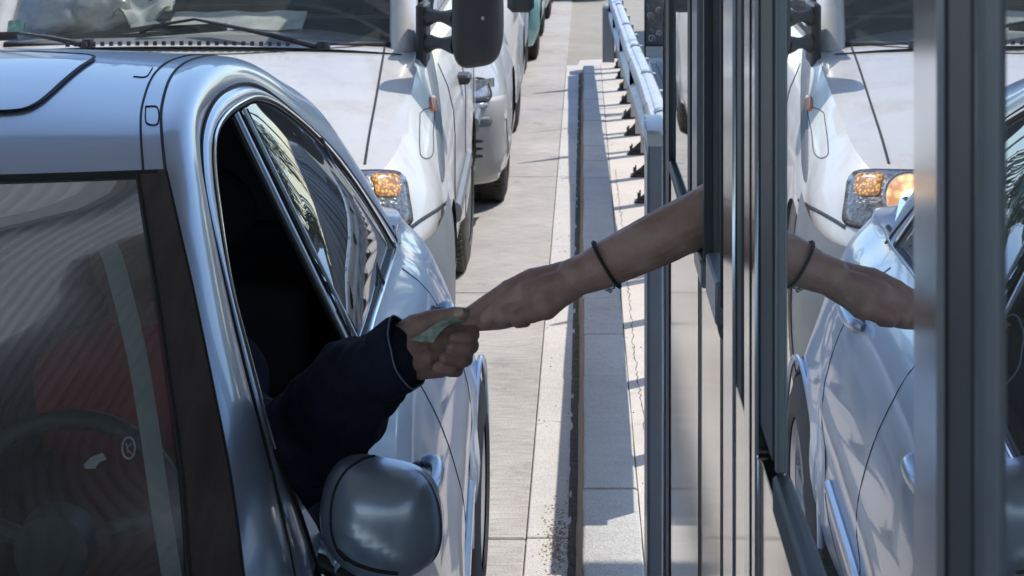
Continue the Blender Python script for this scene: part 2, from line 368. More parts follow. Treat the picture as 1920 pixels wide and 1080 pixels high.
# ------------------------------------------------------------------ the setting
def plane(name, x0, x1, y0, y1, z, mat, kind='structure', parent=None):
    o = mk(name, [(x0, y0, z), (x1, y0, z), (x1, y1, z), (x0, y1, z)], [(0, 1, 2, 3)], mat, parent, False)
    if kind and not parent: o['kind'] = kind
    return o
plane('ground', -900, 900, -500, 1500, -.012, M['far'])
rd = thing('road', None, None, (0, 0, 0)); del_ = rd; rd['kind'] = 'structure'
JY = [-4.0, -.95, 2.05, 5.03, 7.93, 10.9, 13.9, 17.0, 20.0, 23.0, 26.0, 29.0, 32.0]
for i in range(len(JY)-1):
    for (xa, xb, nm) in ((-.166-3.55, -.166, 'concrete_slab'), (-.166-7.2, -.166-3.56, 'concrete_slab')):
        m = MB().box(xa, xb, JY[i]+.006, JY[i+1]-.006, -.2, 0 if xb > -1 else -.001, .004); fixn(m.build(nm, M['road'], rd, 'auto'))
    ye = JY[i+1]
    if JY[i] < 16.5:
        m = MB().box(-.162, -.034, JY[i]+.005, ye-.005, -.2, .002, .003); fixn(m.build('gutter_slab', M['strip'], rd, 'auto'))
# crumbled dirt channel at the kerb foot, its shade put into the colour
def chan(u, v):
    y = lerp(.5, 16.4, u); x = lerp(-.045, 0.012, v)
    return (x, y, .0025+.008*noise.noise(Vector((x*60, y*9, 1)))*(1 if 0 < v < 1 else .3)+.006*v)
MB().grid(chan, 700, 5).build('gutter_dirt_shade', M['dirt'], None, True)['kind'] = 'stuff'
# kerb of separate stones
kb = thing('kerb', None, None, (0.08, 8, 0)); kb['kind'] = 'structure'
y = .6; JK = [4.51, 5.09, 5.68, 6.23, 6.78]
edges = [4.51-.575*k for k in range(7, 0, -1)]+JK+[6.78+.57*k for k in range(1, 17)]
for i in range(len(edges)-1):
    a, b_ = edges[i]+.0035, edges[i+1]-.0035
    j = random.uniform(-.003, .003); dz = random.uniform(-.002, .003)
    pr = [(-.022+j, -.05), (-.018+j, .02), (-.004+j, .108+dz), (.001+j, .117+dz), (.008+j, .121+dz), (.150, .121+dz), (.156, .115), (.156, -.05)]
    m = MB(); n = len(pr)
    K = 6
    for k in range(K+1):
        yy = lerp(a, b_, k/K)
        for (x, z) in pr:
            m.v.append(Vector((x+.0025*noise.noise(Vector((yy*7, z*20, x*3)))*(1 if z > 0 else 0), yy, z)))
    for k in range(K):
        for q in range(n-1): m.f.append((k*n+q, (k+1)*n+q, (k+1)*n+q+1, k*n+q+1))
    m.f.append(tuple(range(n))); m.f.append(tuple(K*n+q for q in range(n))[::-1])
    o = m.build('kerb_stone', M['kerb'], kb, 'auto'); fixn(o)
    o.data.materials.append(M['kerbshade'])  # darker brown for the lane-side face, its shade painted in
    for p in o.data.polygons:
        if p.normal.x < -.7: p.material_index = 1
isl = MB().box(.159, 3.6, .4, 16.2, -.1, .118).build('traffic_island', M['island'], None, 'auto'); isl['kind'] = 'structure'; fixn(isl)
mk('weathered_island_rim', [(.165, 16.3, .006), (-.1, 16.3, .006), (-.03, 17.4, .006), (.4, 17.6, .006), (3, 17.6, .006), (3, 16.3, .006)], [(0, 1, 2, 3, 4, 5)], M['strip'], None, False)['kind'] = 'structure'
# grit and pebbles
m = MB()
for k in range(230):
    r = random.uniform(.0012, .0032)
    if random.random() < .5: x = random.uniform(-.165, .0); z0 = .003
    else: x = random.uniform(-.06, .02) if random.random() < .6 else random.uniform(.16, .3); z0 = .004 if x < .05 else .119
    yy = random.uniform(3.6, 13); c = Vector((x, yy, z0))
    v = [c+Vector((a*r*random.uniform(.7, 1.4), b_*r*random.uniform(.7, 1.4), (cc+.3)*r)) for a, b_, cc in ((1, 0, 0), (-1, 0, 0), (0, 1, 0), (0, -1, 0), (0, 0, 1), (0, 0, -1))]
    m.add(v, [(0, 2, 4), (2, 1, 4), (1, 3, 4), (3, 0, 4), (2, 0, 5), (1, 2, 5), (3, 1, 5), (0, 3, 5)])
m.build('grit', M['dirt'], None, False)['kind'] = 'stuff'

m = MB()
for k in range(450):
    r = random.uniform(.0012, .0035); x = random.gauss(-.075, .022); yy = random.gauss(5.0, .13); x = min(x, -.03)
    c = Vector((x, yy, .003)); v = [c+Vector((a*r*random.uniform(.7, 1.6), b_*r*random.uniform(.7, 1.8), cc*r)) for a, b_, cc in ((1, 0, 0), (-1, 0, 0), (0, 1, 0), (0, -1, 0), (0, 0, .7))]
    m.add(v, [(0, 2, 4), (2, 1, 4), (1, 3, 4), (3, 0, 4)])
m.build('soil_scatter', pm('brown_soil', (.50, .38, .26), .95, var=.25, scale=60), None, False)['kind'] = 'stuff'
def crack(name, pts, z, wob=.006, r=.0018):
    q = []
    for i in range(len(pts)-1):
        a, b_ = Vector((*pts[i], z)), Vector((*pts[i+1], z)); n_ = max(2, int((b_-a).length/.03))
        for k in range(n_): p = a.lerp(b_, k/n_); q.append(p+Vector((random.uniform(-wob, wob), random.uniform(-wob, wob), -.0003)))
    MB().tube(q, [r*random.uniform(.5, 1.4) for _ in q], 5, flat=.4).build(name, M['dirt'], isl if z > .1 else rd)
crack('crack', [(.195, 4.3), (.20, 5.4), (.188, 6.6), (.195, 8.2), (.19, 10.5)], .1185)
crack('crack', [(.20, 5.3), (.26, 5.34), (.31, 5.25)], .1185)
crack('crack', [(-.165, 6.05), (-.11, 6.09), (-.04, 6.06)], .0025, .003, .0012)
crack('crack', [(-.165, 8.9), (-.10, 8.87), (-.04, 8.93)], .0025, .003, .0012)
crack('crack', [(-.60, 7.0), (-.42, 7.06), (-.30, 7.03), (-.17, 7.1)], .0004, .006, .0010)
crack('crack', [(-.62, 5.55), (-.45, 5.5), (-.33, 5.58)], .0004, .006, .0010)
# ------------------------------------------------------------------ guard rail
gr = thing('guard_rail', 'galvanised guard rail on bolted brackets running along the concrete island', 'guard rail', (.33, 10, .12))
def railx(y): return tab([(4.9, .335), (7, .352), (9, .362), (12, .325), (16.4, .283)], y)
def railz(y): return 0
PR = [(.000, .725), (-.012, .735), (-.040, .732), (-.055, .712), (-.055, .675), (-.015, .65), (-.008, .615), (-.015, .585), (-.055, .56), (-.055, .525), (-.04, .505), (-.01, .497), (0, .50)]
YS = [5.05, 7.0, 9.0, 11.05, 13.0, 14.9, 16.4]
for i in range(len(YS)-1):
    m = MB(); K = 10; n = len(PR)*2; a, b_ = YS[i]-(.12 if i else 0), YS[i+1]
    for k in range(K+1):
        yy = lerp(a, b_, k/K); sh = -.004*(1-k/K)
        ring = [(x+sh, z) for x, z in PR]+[(x+.006+sh, z) for x, z in PR[::-1]]
        for x, z in ring: m.v.append(Vector((railx(yy)+x, yy, z+.006*math.sin(yy*2.1)*.3)))
    for k in range(K):
        for q in range(n): m.f.append((k*n+q, k*n+(q+1) % n, (k+1)*n+(q+1) % n, (k+1)*n+q))
    m.f.append(tuple(range(n))); m.f.append(tuple(K*n+q for q in range(n))[::-1])
    fixn(m.build('beam', M['galv'], gr, 'auto'))
    for dz in (.695, .54):
        MB().lathe([(0, -.006), (.011, -.004), (.012, 0), (0, 0.001)], (railx(b_-.06)-.056, b_-.06, dz), 'x', 8).build('bolt', M['galvdark'], gr)
# cap plate along the top, tape wrapped pieces
m = MB(); K = 60; n = 8
for k in range(K+1):
    yy = lerp(5.05, 16.4, k/K); x = railx(yy)
    for q in range(n):
        a = 2*PI*q/n; m.v.append(Vector((x+.012+.034*math.cos(a), yy, .728+.018*math.sin(a))))
for k in range(K):
    for q in range(n): m.f.append((k*n+q, k*n+(q+1) % n, (k+1)*n+(q+1) % n, (k+1)*n+q))
m.build('top_tube', M['galv'], gr)
for yy in (7.3, 8.5, 10.1, 11.6, 13.2, 15.1):
    x = railx(yy)+.012; m = MB(); m.tube([(x, yy-.05, .728), (x, yy+.05, .728)], .036, 12, flat=.68); m.build('clamp', M['alublue'], gr)
for k in range(15):
    yy = 5.5+k*.79; x = railx(yy)+.02; x0 = .305
    p = thing.__call__ if False else None
    m = MB().box(x-.0, x+.05, yy-.03, yy+.03, .12, .72)
    m.build('post', M['galvdark'] if False else M['galv'], gr)
    m = MB().box(x0-.03, x+.09, yy-.036, yy+.036, .1185, .130, .002)
    m.slab([(x0-.02, yy-.006, .132), (x, yy-.006, .132), (x, yy-.006, .20)], (0, .012, 0))
    fixn(m.build('base_plate', M['galvdark'], gr, 'auto'))
    for sx in (-.012, .0):
        MB().lathe([(0, .0), (.010, .0), (.010, .012), (.005, .014), (.005, .045), (0, .045)], (x0+sx, yy+(-.035 if sx else .035), .132), 'z', 6).build('anchor_bolt', M['galvdark'], gr)
# end block of the rail at the far side
m = MB().box(.18, .29, 16.42, 16.75, .0, .62, .02); fixn(m.build('concrete_end_block', M['greywall'], None)); 
tag(bpy.data.objects['concrete_end_block'], 'grey concrete block at the far end of the guard rail', 'concrete block')
# tall blue-grey post beside the booth corner
sp = thing('steel_post', 'tall blue grey steel post with rounded cap standing against the booth corner', 'post', (.17, 3.9, .12))
fixn(MB().box(.139, .172, 3.78, 4.0, .12, 1.335, .004).build('post_body', M['alublue'], sp, 'auto'))
fixn(MB().box(.1375, .139-.0005, 3.8, 3.98, .2, 1.3).build('face_plate', M['alublue'], sp))
m = MB(); m.grid(lambda u, v: (lerp(.1365, .1745, u), lerp(3.775, 4.005, v), 1.336+.03*math.sin(PI*(.12+.76*v))**.5), 6, 16); m.box(.1365, .1745, 3.775, 4.005, 1.32, 1.345)
m.build('cap', M['galv'], sp)

# ------------------------------------------------------------------ things on the island behind the rail
cb = thing('shade_box', 'unseen long grey ribbed box added to shade the ground behind the guard rail', 'shade box', (1.4, 12, .12))  # added out of sight to cast shade on the ground by the rail
fixn(MB().box(1.06, 1.8, 7.0, 21.0, .12, 1.30, .01).build('body', M['greywall'], cb, 'auto'))
for k in range(20):
    fixn(MB().box(1.04, 1.06, 7.1+k*.7, 7.16+k*.7, .14, 1.26, .004).build('rib', M['alublue'] if k % 3 == 0 else M['greywall'], cb))
pit = MB().box(.40, 1.03, 7.5, 16.1, .1185, .124).build('shaded_ground_strip', M['greywall'], None); pit['kind'] = 'structure'  # grey strip standing in for pavement that lies in shade
for k in range(6):
    fixn(MB().box(.46+.1*k, .50+.1*k, 8.0, 16.0, .124, .150, .003).build('ground_strip_rib', M['galv'] if k % 2 else M['greywall'], pit, 'auto'))
ip = thing('iron_screen', 'small wrought iron screen with scrolls and dry leaves behind the guard rail', 'iron screen', (.52, 13, .12))
fx0, fx1, fz0, fz1, FY = .455, .60, .60, .96, 13.0
m = MB()
for z in (fz0, fz1): m.box(fx0-.006, fx1+.006, FY-.007, FY+.008, z-.006, z+.006)
m.build('rail', M['iron'], ip)
for x in (fx0, fx1): MB().box(x-.006, x+.006, FY-.009, FY+.01, .12, fz1+.01).build('upright', M['iron'], ip)
MB().box(fx0, fx1, FY+.03, FY+.04, fz0, fz1).build('back_plate', M['greyplastic'], ip)
def spiral(c, r, t0, t1, sg=1, n=26): return [Vector((c[0]+r*(1-i/n*.8)*math.cos(t0+(t1-t0)*i/n)*sg, FY-.01, c[1]+r*(1-i/n*.8)*math.sin(t0+(t1-t0)*i/n))) for i in range(n+1)]
for c, r, sg in (((.50, .65), .030, 1), ((.56, .69), .024, -1), ((.49, .82), .026, 1), ((.56, .86), .026, -1)):
    MB().tube(spiral(c, r, -.6, 7.6, sg), .0045, 6).build('scroll', M['galv'], ip)
for k in range(14):
    c = Vector((.525+random.uniform(-.04, .05), FY-.02, .70+k*.018)); a = random.uniform(-1, 1); L_ = random.uniform(.04, .07)
    d = Vector((math.sin(a), 0, math.cos(a)))*L_; s_ = Vector((math.cos(a), .1, -math.sin(a)))*L_*.2
    MB().slab([c, c+d*.5+s_, c+d, c+d*.5-s_], (0, .003, 0)).build('leaf', M['bronze'], ip)
for (py_, hh, rr, lb) in ((15.94, 2.72, .05, 'thick grey pole farthest along the island behind the guard rail'), (13.72, 2.66, .012, 'thin bare cable mast between two grey poles behind the guard rail'),
                      (12.44, 2.70, .034, 'grey pole beside the thin cable mast behind the guard rail'), (11.66, 2.15, .03, 'shorter pointed grey pole behind the guard rail'), (8.2, 2.15, .035, 'short pointed grey pole nearest the booth end wall')):
    q = thing('marker_pole', lb, 'pole', (.985, py_, .12))
    MB().tube([(.985, py_, .12), (.985, py_, hh*.8), (.985, py_, hh)], [rr, rr, rr*.3], 10).build('shaft', M['alublue'], q)
    MB().tube([(.985, py_, .1195), (.985, py_, .15)], rr*2.2, 12).build('foot', M['alublue'], q)

# ------------------------------------------------------------------ toll booth
# the booth's lane side lies in the plane x = .165 - .005 y ; positions along it are given by y
def bx(y, out=0): return .165-.005*y-out
bt = thing('toll_booth', 'toll booth with aluminium framed mirror-like windows over polished cladding at right', 'toll booth', (.9, 1.4, .12))
def bbox(name, ya, yb, za, zb, out, depth, mat, bev=.003):
    m = MB(); x0 = bx((ya+yb)/2, out)
    m.box(x0, x0+depth, ya, yb, za, zb, bev); return fixn(m.build(name, mat, bt, 'auto'))
ZS = 1.425
YN, YF = -1.2, 3.24
# cladding below the sill: separate sheets
ce = [yfar(1257)-.01, 2.30, yfar(1356)+.004, yfar(1425)-.004, yfar(1711)+.004, 0.0, YN] if False else [3.02, 2.30, 1.96, 1.56, .86, 0.0, YN]
for i in range(len(ce)-1):
    bbox('cladding_panel', ce[i+1]+.001, ce[i]-.001, .12, ZS-.03, .002, .02, M['steel'], .001)
def pane(ya, yb, za, zb, inset, mat=None, name='window_pane'):
    x0 = bx((ya+yb)/2)+inset
    xa, xb = bx(ya)+inset, bx(yb)+inset
    v = [(xa, ya, za), (xb, yb, za), (xb, yb, zb), (xa, ya, zb)]
    v += [(a+.006, b_, c) for a, b_, c in v]
    o = mk(name, v, [(0, 1, 2, 3), (7, 6, 5, 4), (0, 4, 5, 1), (1, 5, 6, 2), (2, 6, 7, 3), (3, 7, 4, 0)], mat or M['boothglass'], bt, False); return o
ZT = 2.62
def yfar(px, out=0): return (544.5-3300*out)/(px-1078)
mull = [  # left and right edge as seen, how far it stands out, material
    (1243, 1247.5, .004, 'alu'), (1248, 1257, .002, 'blackgloss'), (1289, 1297, .002, 'blackgloss'), (1297.5, 1309, .001, 'alublue'),
    (1318, 1327, .004, 'blackgloss'), (1350, 1355, .002, 'blackgloss'), (1356, 1381, .0035, 'alu'), (1382, 1393, .001, 'blackgloss'),
    (1395, 1425, .004, 'alu'), (1426, 1452, .001, 'blackgloss'), (1453, 1459, .002, 'alublue'),
    (1711, 1774, .0035, 'alu'), (1776, 1828, .001, 'blackgloss'), (1829, 1842, .002, 'alublue')]
for pa, pb, out, mt in mull:
    ya, yb = yfar(pb), yfar(pa, out)
    lo = .12 if (pa in (1243, 1248, 1356, 1382, 1395, 1711, 1776)) else ZS
    bbox('mullion', ya, yb, lo, ZT, out, .05+out, M[mt])
for px_, out in ((1408, .004),):
    y_ = yfar(px_, out); bbox('mullion_groove', y_-.003, y_+.003, .13, ZT-.01, out+.001, .004, M['rubber'], 0)
Y1, Y2, Y3, Y4, Y5, Y6, Y7, Y8 = yfar(1257), yfar(1289), yfar(1309), yfar(1329), yfar(1349), yfar(1459), yfar(1711), yfar(1842)
# window sills and heads
bbox('window_sill', -1.2, Y8-.003, ZS-.03, ZS, .010, .09, M['alu'])
bbox('window_sill', Y7+.003, Y6, ZS-.03, ZS+.002, .006, .09, M['blackgloss'])
bbox('window_sill', Y5+.002, Y4-.002, ZS-.03, ZS+.02, .004, .09, M['alublue'])
bbox('window_sill', Y4+.04, Y3-.002, ZS-.035, ZS-.004, .006, .10, M['alublue'])
bbox('window_sill', Y2+.003, Y1-.003, ZS-.03, ZS-.012, .004, .09, M['blackgloss'])
bbox('window_head', YN, YF, ZT, ZT+.12, .02, .12, M['alu'])
pane(Y7, Y6, ZS, ZT, .003); pane(Y5, Y4, ZS, ZT, .006); pane(Y2, Y1, ZS, ZT, .004); pane(-1.2, Y8, ZS, ZT, .004)
# far end wall, back, floor, roof of the booth
fixn(MB().box(.155, 1.9, 3.262, 3.30, .12, ZS).build('end_wall', M['alu'], bt))
o = mk('end_window', [(.21, 3.27, ZS), (1.85, 3.27, ZS), (1.85, 3.27, ZT), (.21, 3.27, ZT)], [(0, 1, 2, 3)], M['boothglass'], bt, False)
fixn(MB().box(1.9, 1.95, -1.2, 3.3, .12, ZT+.1).build('back_wall', M['interior'], bt))
fixn(MB().box(.2, 1.9, -1.2, 3.25, .12, .45).build('floor', M['interior'], bt))
fixn(MB().box(.03, 2.1, -1.4, 3.45, ZT+.13, ZT+.28, .01).build('roof', M['alublue'], bt))
fixn(MB().box(.1855, 1.9, -1.24, -1.2, .12, ZT+.1).build('rear_wall', M['interior'], bt))
fixn(MB().box(.30, .8, .9, 2.1, 1.20, 1.24, .004).build('desk', M['interior'], bt))

# ------------------------------------------------------------------ canopy over the lanes
cp = thing('canopy', 'high corrugated metal canopy on columns over the toll lane', 'canopy', (2.5, 0, 0))
CZ, CE = 4.0, 6.05
def can(u, v):
    x = lerp(-9.5, 2.3, u); y_ = lerp(-11, CE, v)
    return (x, y_, CZ+.012*math.sin(x/.07*2*PI))
m = MB(); m.grid(can, 1350, 1); m.build('corrugated_sheet', M['canopy'], cp, True)
fixn(MB().box(-9.6, 2.4, -11, CE-.0, CZ+.09, CZ+.3).build('roof_deck', M['canopydark'], cp))
for yy in (-9, -6, -3, 0.2, 3.4, CE-.1):
    fixn(MB().box(-9.6, 2.4, yy-.06, yy+.06, CZ-.16, CZ-.045, .005).build('beam', M['canopydark'], cp))
for xx, yy in ((1.5, -3.0), (-5.2, -3.0), (-5.2, 4.5), (2.2, 4.5)):
    fixn(MB().box(xx-.14, xx+.14, yy-.14, yy+.14, 0 if xx < 0 else .119, CZ-.165, .01).build('column', M['alublue'], cp))

# ------------------------------------------------------------------ vehicle helpers
def wheel(root, x, y, r, width, sgn, tyre=None, rimm=None, spokes=7):
    """x = outer face of the tyre, sgn = +1 when the outer face looks to +x"""
    wd = MB(); h = width
    prof = [(r*.62, 0), (r*.66, .008), (r*.72, .004), (r*.86, .0), (r*.95, -.012), (r*.995, -.03), (r, -.05), (r, -h+.05), (r*.995, -h+.03), (r*.95, -h+.012), (r*.8, -h), (r*.62, -h+.01)]
    rim = MB(); rim.lathe([(.0, -.03), (r*.12, -.022), (r*.14, -.03), (r*.17, -.05), (r*.5, -.055), (r*.53, -.015), (r*.60, -.004), (r*.63, -.008), (r*.62, -.04), (r*.60, -h+.02)], (x, y, r), 'x', 40, sgn)
    for k in range(spokes):
        a = 2*PI*k/spokes
        d = Vector((0, math.cos(a), math.sin(a))); q = Vector((0, -math.sin(a), math.cos(a)))
        c = Vector((x-sgn*.018, y, r))
        p = [c+d*r*.1+q*r*.05, c+d*r*.56+q*r*.085, c+d*r*.56-q*r*.085, c+d*r*.1-q*r*.05]
        rim.slab(p, Vector((-sgn*.02, 0, 0)))
    ro = fixn(rim.build('wheel', rimm or M['rim'], root, 'auto'))
    wd.lathe(prof, (x, y, r), 'x', 56, sgn)
    # tread blocks
    nb = 64
    for k in range(nb):
        a = 2*PI*(k+.5)/nb; a0 = a-PI/nb*.72; a1 = a+PI/nb*.72
        for (h0, h1) in ((.016, h*.30), (h*.36, h*.64), (h*.70, h-.016)):
            v = []
            for aa in (a0, a1):
                for rr, in ((r*.985,), (r+.0045,)):
                    for hh in (h0, h1): v.append((x-sgn*hh, y+rr*math.cos(aa), r+rr*math.sin(aa)+.0))
            wd.add(v, [(2, 3, 7, 6), (0, 2, 6, 4), (1, 5, 7, 3), (0, 1, 3, 2), (4, 6, 7, 5)])
    t_ = wd.build('tyre', tyre or M['tyre'], ro, 'auto')
    return ro

def boxcar(root, xs, y0, Lc, Wd, ztop, arches, paint, lowpaint=None, sill=.24, bot=.24, rf=.35, rr=.3, inset=.09, yaw=0.0, nose=None, crown=.03, hoodend=1.2, nu=90, nv=18, binset=.05, flare=.0):
    """lower body whose plan is a rounded rectangle. xs = x of the lane-side flank at the nose; returns (mesh builder of the shell, function)"""
    hw = Wd/2; xc0 = xs-hw
    nose = nose or [(0, 0), (2, 0)]
    def loc(x, y): return (xc0+x-yaw*(y-.0), y0+y)
    S = []
    # plan outline for the +x side from front centre to rear centre
    n1 = 16
    for i in range(n1+1): S.append((hw*(i/n1)*.55, 0.0, 0))
    out = []
    for i in range(10): out.append(((hw-rf*1.0)*i/10, .0))
    for i in range(17):
        a = PI/2*i/16; e = .62
        out.append((hw-rf+rf*math.sin(a)**e, rf*1.0*(1-math.cos(a)**e)))
    n_s = nu
    for i in range(1, n_s): out.append((hw, lerp(rf, Lc-rr, i/n_s)))
    for i in range(17):
        a = PI/2*i/16; e = .62
        out.append((hw-rr+rr*math.cos(a)**e, Lc-rr*(1-math.sin(a)**e)))
    for i in range(1, 11): out.append(((hw-rr)*(1-i/10), Lc))
    def zlow(x, y):
        z = tab([(0, bot), (.3, bot), (.5, sill), (Lc, sill)], y)
        for (ya, ra) in arches:
            d = abs(y-ya)
            if d < ra and x > hw*.6: z = max(z, ra*.02+math.sqrt(max(0, ra*ra-d*d))+ra*.86)
        return z
    def pt(i, v, side):
        x, y = out[i]; zt = tab(ztop, y); zl = zlow(x, y)
        z = lerp(zl, zt, v)
        # cross section inset
        hh = (z-.2)/(zt-.2)
        ins = inset*max(0, (hh-.62)/.38)**2.2+binset*max(0, (.3-hh)/.3)**1.5
        fr = max(0, 1-y/ (rf*1.3)); 
        yy = y+tab(nose, z)*fr
        fl = 0
        if flare:
            for (ya, ra) in arches:
                d = math.hypot(y-ya, z-ra*.86)/ra
                if d < 1.35 and x > hw*.9: fl = max(fl, flare*(1-(max(0, d-1)/.35))**1)
        k = (hw-ins)/hw
        X = (x*k+fl)*side
        if y > Lc-rr: yy -= ins*.8*(y-(Lc-rr))/rr
        return Vector((*loc(X, yy), z))
    m = MB()
    for side in (1, -1):
        base = len(m.v)
        for i in range(len(out)):
            for j in range(nv+1):
                m.v.append(pt(i, (j/nv), side))
        for i in range(len(out)-1):
            for j in range(nv): 
                a = base+i*(nv+1)+j; q = (a, a+1, a+nv+2, a+nv+1); m.f.append(q if side > 0 else q[::-1])
    # top deck: front hood region and behind
    ids = range(len(out))
    base = len(m.v); nc = 16
    for i in ids:
        a = pt(i, 1, 1); b_ = pt(i, 1, -1)
        for j in range(nc+1):
            t_ = j/nc; p = a.lerp(b_, t_); w_ = abs(2*t_-1)
            p.z += crown*(1-w_**2.6); m.v.append(p)
    for i in range(len(out)-1):
        for j in range(nc):
            a = base+i*(nc+1)+j; m.f.append((a, a+1, a+nc+2, a+nc+1))
    return m, loc, pt, out

def simple_car(label, cat, xs, y0, Lc, Wd, zb, ht, paint, group=None, suv=False, yaw=.012, wr=.31, lamp=True, name='parked_car', low=None, front=.75, wb=None, mirror=None):
    root = thing(name, label, cat, (xs-Wd/2, y0+Lc/2, 0), group)
    wb = wb or Lc*.62; a1 = front; a2 = front+wb; ra = wr*1.2
    zt = [(0, zb-.28), (.25, zb-.17), (.9, zb-.05), (1.2, zb), (Lc-.3, zb+.03), (Lc, zb-.1)]
    m, loc, pt, out = boxcar(root, xs, y0, Lc, Wd, zt, ((a1, ra), (a2, ra)), paint, rf=.38, rr=.3, yaw=yaw, flare=.025 if suv else .012, sill=.26 if suv else .2, bot=.24 if suv else .17,
                             nose=[(.1, .05), (.4, .0), (.6, .0), (zb-.25, .05), (zb, .2)])
    body = m.build('body', paint, root, 'auto'); bv = m.bvh()
    hw = Wd/2
    # greenhouse
    g0, g1, g2, g3 = 1.15, 1.85, Lc*.78, Lc-.25
    def gh(s):
        pts = []
        for (yy, z, w_) in ((g0, zb, hw-.12), (g1, ht-.03, hw-.30), ((g1+g2)/2, ht, hw-.28), (g2, ht-.03, hw-.31), (g3, zb+.05, hw-.16)):
            pts.append((yy, z, w_*s))
        return pts
    A, B = gh(1), gh(-1)
    mm = MB()
    for i in (1, 2):
        def f(u, v, i=i):
            y_ = lerp(A[i][0], A[i+1][0], u); z = lerp(A[i][1], A[i+1][1], u); w_ = lerp(A[i][2], A[i+1][2], u)
            t_ = 2*v-1; return (*loc(w_*t_, y_), z+.04*(1-abs(t_)**3))
        mm.grid(f, 6, 12)
    mm.build('roof', paint, root, True)
    mk('windscreen', [(*loc(p[2], p[0]), p[1]) for p in (A[0], A[1])]+[(*loc(p[2], p[0]), p[1]) for p in (B[1], B[0])], [(0, 1, 2, 3)], M['carglass'], root, False)
    mk('rear_window', [(*loc(p[2], p[0]), p[1]) for p in (A[3], A[4])]+[(*loc(p[2], p[0]), p[1]) for p in (B[4], B[3])], [(0, 1, 2, 3)], M['carglass'], root, False)
    for Q in (A, B):
        mk('side_window', [(*loc(p[2], p[0]), p[1]-.001) for p in Q], [(0, 1, 2, 3, 4)], M['carglass'], root, False)
        for i, j in ((0, 1), (1, 3), (3, 4)):
            MB().tube([(*loc(Q[i][2]*1.005, Q[i][0]), Q[i][1]), (*loc(Q[j][2]*1.005, Q[j][0]), Q[j][1])], .035, 8).build('pillar', paint, root)
    for a in (a1, a2):
        for s in (1, -1):
            x = loc(hw*s-.015*s, a)[0]
            wheel(root, x, y0+a, wr, .22, s, M['tyre'])
    # dark wheel housing box
    MB().box(xs-Wd+.16, xs-.24, y0+.25, y0+Lc-.25, .2, zb-.2).build('underbody', M['black'], root)
    # front lamps on both sides
    for s in (1, -1):
        zc = zb-.30
        lm = MB()
        def f(u, v, s=s):
            x = lerp(hw-.42, hw-.06, u); y_ = .03+max(0, (u-.45))**2*.55-.012
            return (*loc(x*s, y_), zc+lerp(-.09, .07, v)-.02*u*0)
        lm.grid(f, 8, 3); lm.build('headlight', M['whitelamp'], root)
    gm = MB(); 
    for k in range(4): gm.box(*sorted((loc(-hw+.5, 0)[0], loc(hw-.5, 0)[0])), y0-.02, y0+.04, zb-.37+k*.035, zb-.355+k*.035)
    gm.build('grille', M['black'], root)
    fixn(MB().box(loc(hw-.02, 0)[0]-.02, loc(hw-.02, 0)[0]+.14, y0+1.22, y0+1.32, zb+.03, zb+.15, .03).build('mirror', mirror or paint, root))
    fixn(MB().box(loc(-hw-.12, 0)[0], loc(-hw-.12, 0)[0]+.14, y0+1.22, y0+1.32, zb+.03, zb+.15, .03).build('mirror', mirror or paint, root))
    return root, bv, loc, hw

# ------------------------------------------------------------------ queue of vehicles behind the van
du, bv, loc, hw = simple_car('white off-road car with dusty bumper queueing right behind the van', 'car', -.415, 9.25, 4.3, 1.8, 1.02, 1.62, M['white2'], suv=True, wr=.34, front=.92, wb=2.67, yaw=.012, name='off_road_car', mirror=M['black'])
try:
    decal(bv, ((870, 192), (945, 178), (957, 330), (870, 345)), 'bumper', M['dusty'], du, 14, 14, .006, 0)
    decal(bv, ((874, 152), (912, 150), (916, 186), (874, 190)), 'headlight', M['whitelamp'], du, 8, 6, .012, 5)
    seam(bv, [(874, 151), (905, 150), (914, 160), (916, 186), (874, 191)], .006, 'lamp_rim', M['black'], du, off=.012)
    decal(bv, ((874, 195), (912, 193), (912, 204), (874, 207)), 'fog_lamp', M['whitelamp'], du, 4, 3, .014, 5)
    decal(bv, ((874, 224), (922, 218), (920, 236), (874, 241)), 'bumper_recess', M['greyplastic'], du, 5, 3, .009, 6)
    for k in range(3):
        decal(bv, ((874, 262+k*14), (904, 262+k*14), (906, 266+k*14), (874, 270+k*14)), 'vent_slat', M['black'], du, 4, 2, .010, 6)
except Exception as e: print('duster', e)
simple_car('small blue car mostly hidden between the white off-road car and the teal car', 'car', -.515, 14.0, 2.85, 1.6, .93, 1.45, M['blue'], wr=.29, front=.6, wb=1.8, yaw=0.0, mirror=M['greyplastic'])
simple_car('pale teal car farther back in the queue', 'car', -.435, 17.0, 3.7, 1.62, .95, 1.45, M['teal'], front=.62, wb=2.4, yaw=0.0)
simple_car('grey car at the far end of the queue behind the teal car', 'car', -.40, 21.6, 4.1, 1.65, .95, 1.45, M['grey2'], front=.75, yaw=0.0)
simple_car('dark blue car crossing far ahead at the very top edge', 'car', .5, 25.3, 3.6, 1.65, .95, 1.45, M['blue'], front=.75, yaw=0.0)

# ------------------------------------------------------------------ white van
van = thing('van', 'dusty white delivery van with amber indicator lit behind the silver car', 'van', (-1.46, 7.4, 0))
VF = 5.36
vz = [(0, .86), (.12, .93), (.3, 1.0), (.7, 1.09), (1.1, 1.165), (1.35, 1.195), (1.6, 1.215), (5, 1.23)]
m, vloc, vpt, vout = boxcar(van, -.452, VF, 4.1, 2.0, vz, ((.80, .40), (3.03, .40)), M['white'], rf=.55, rr=.1, inset=.13, yaw=.030, sill=.33, bot=.30, crown=.05,
                      nose=[(.3, .02), (.5, 0), (.72, .0), (.85, .04), (1.0, .12)], nu=110, nv=24, flare=.02)
m.build('body', M['white'], van, 'auto'); vb = m.bvh()
def xv(y, w_): return vloc(w_, y-VF)[0]
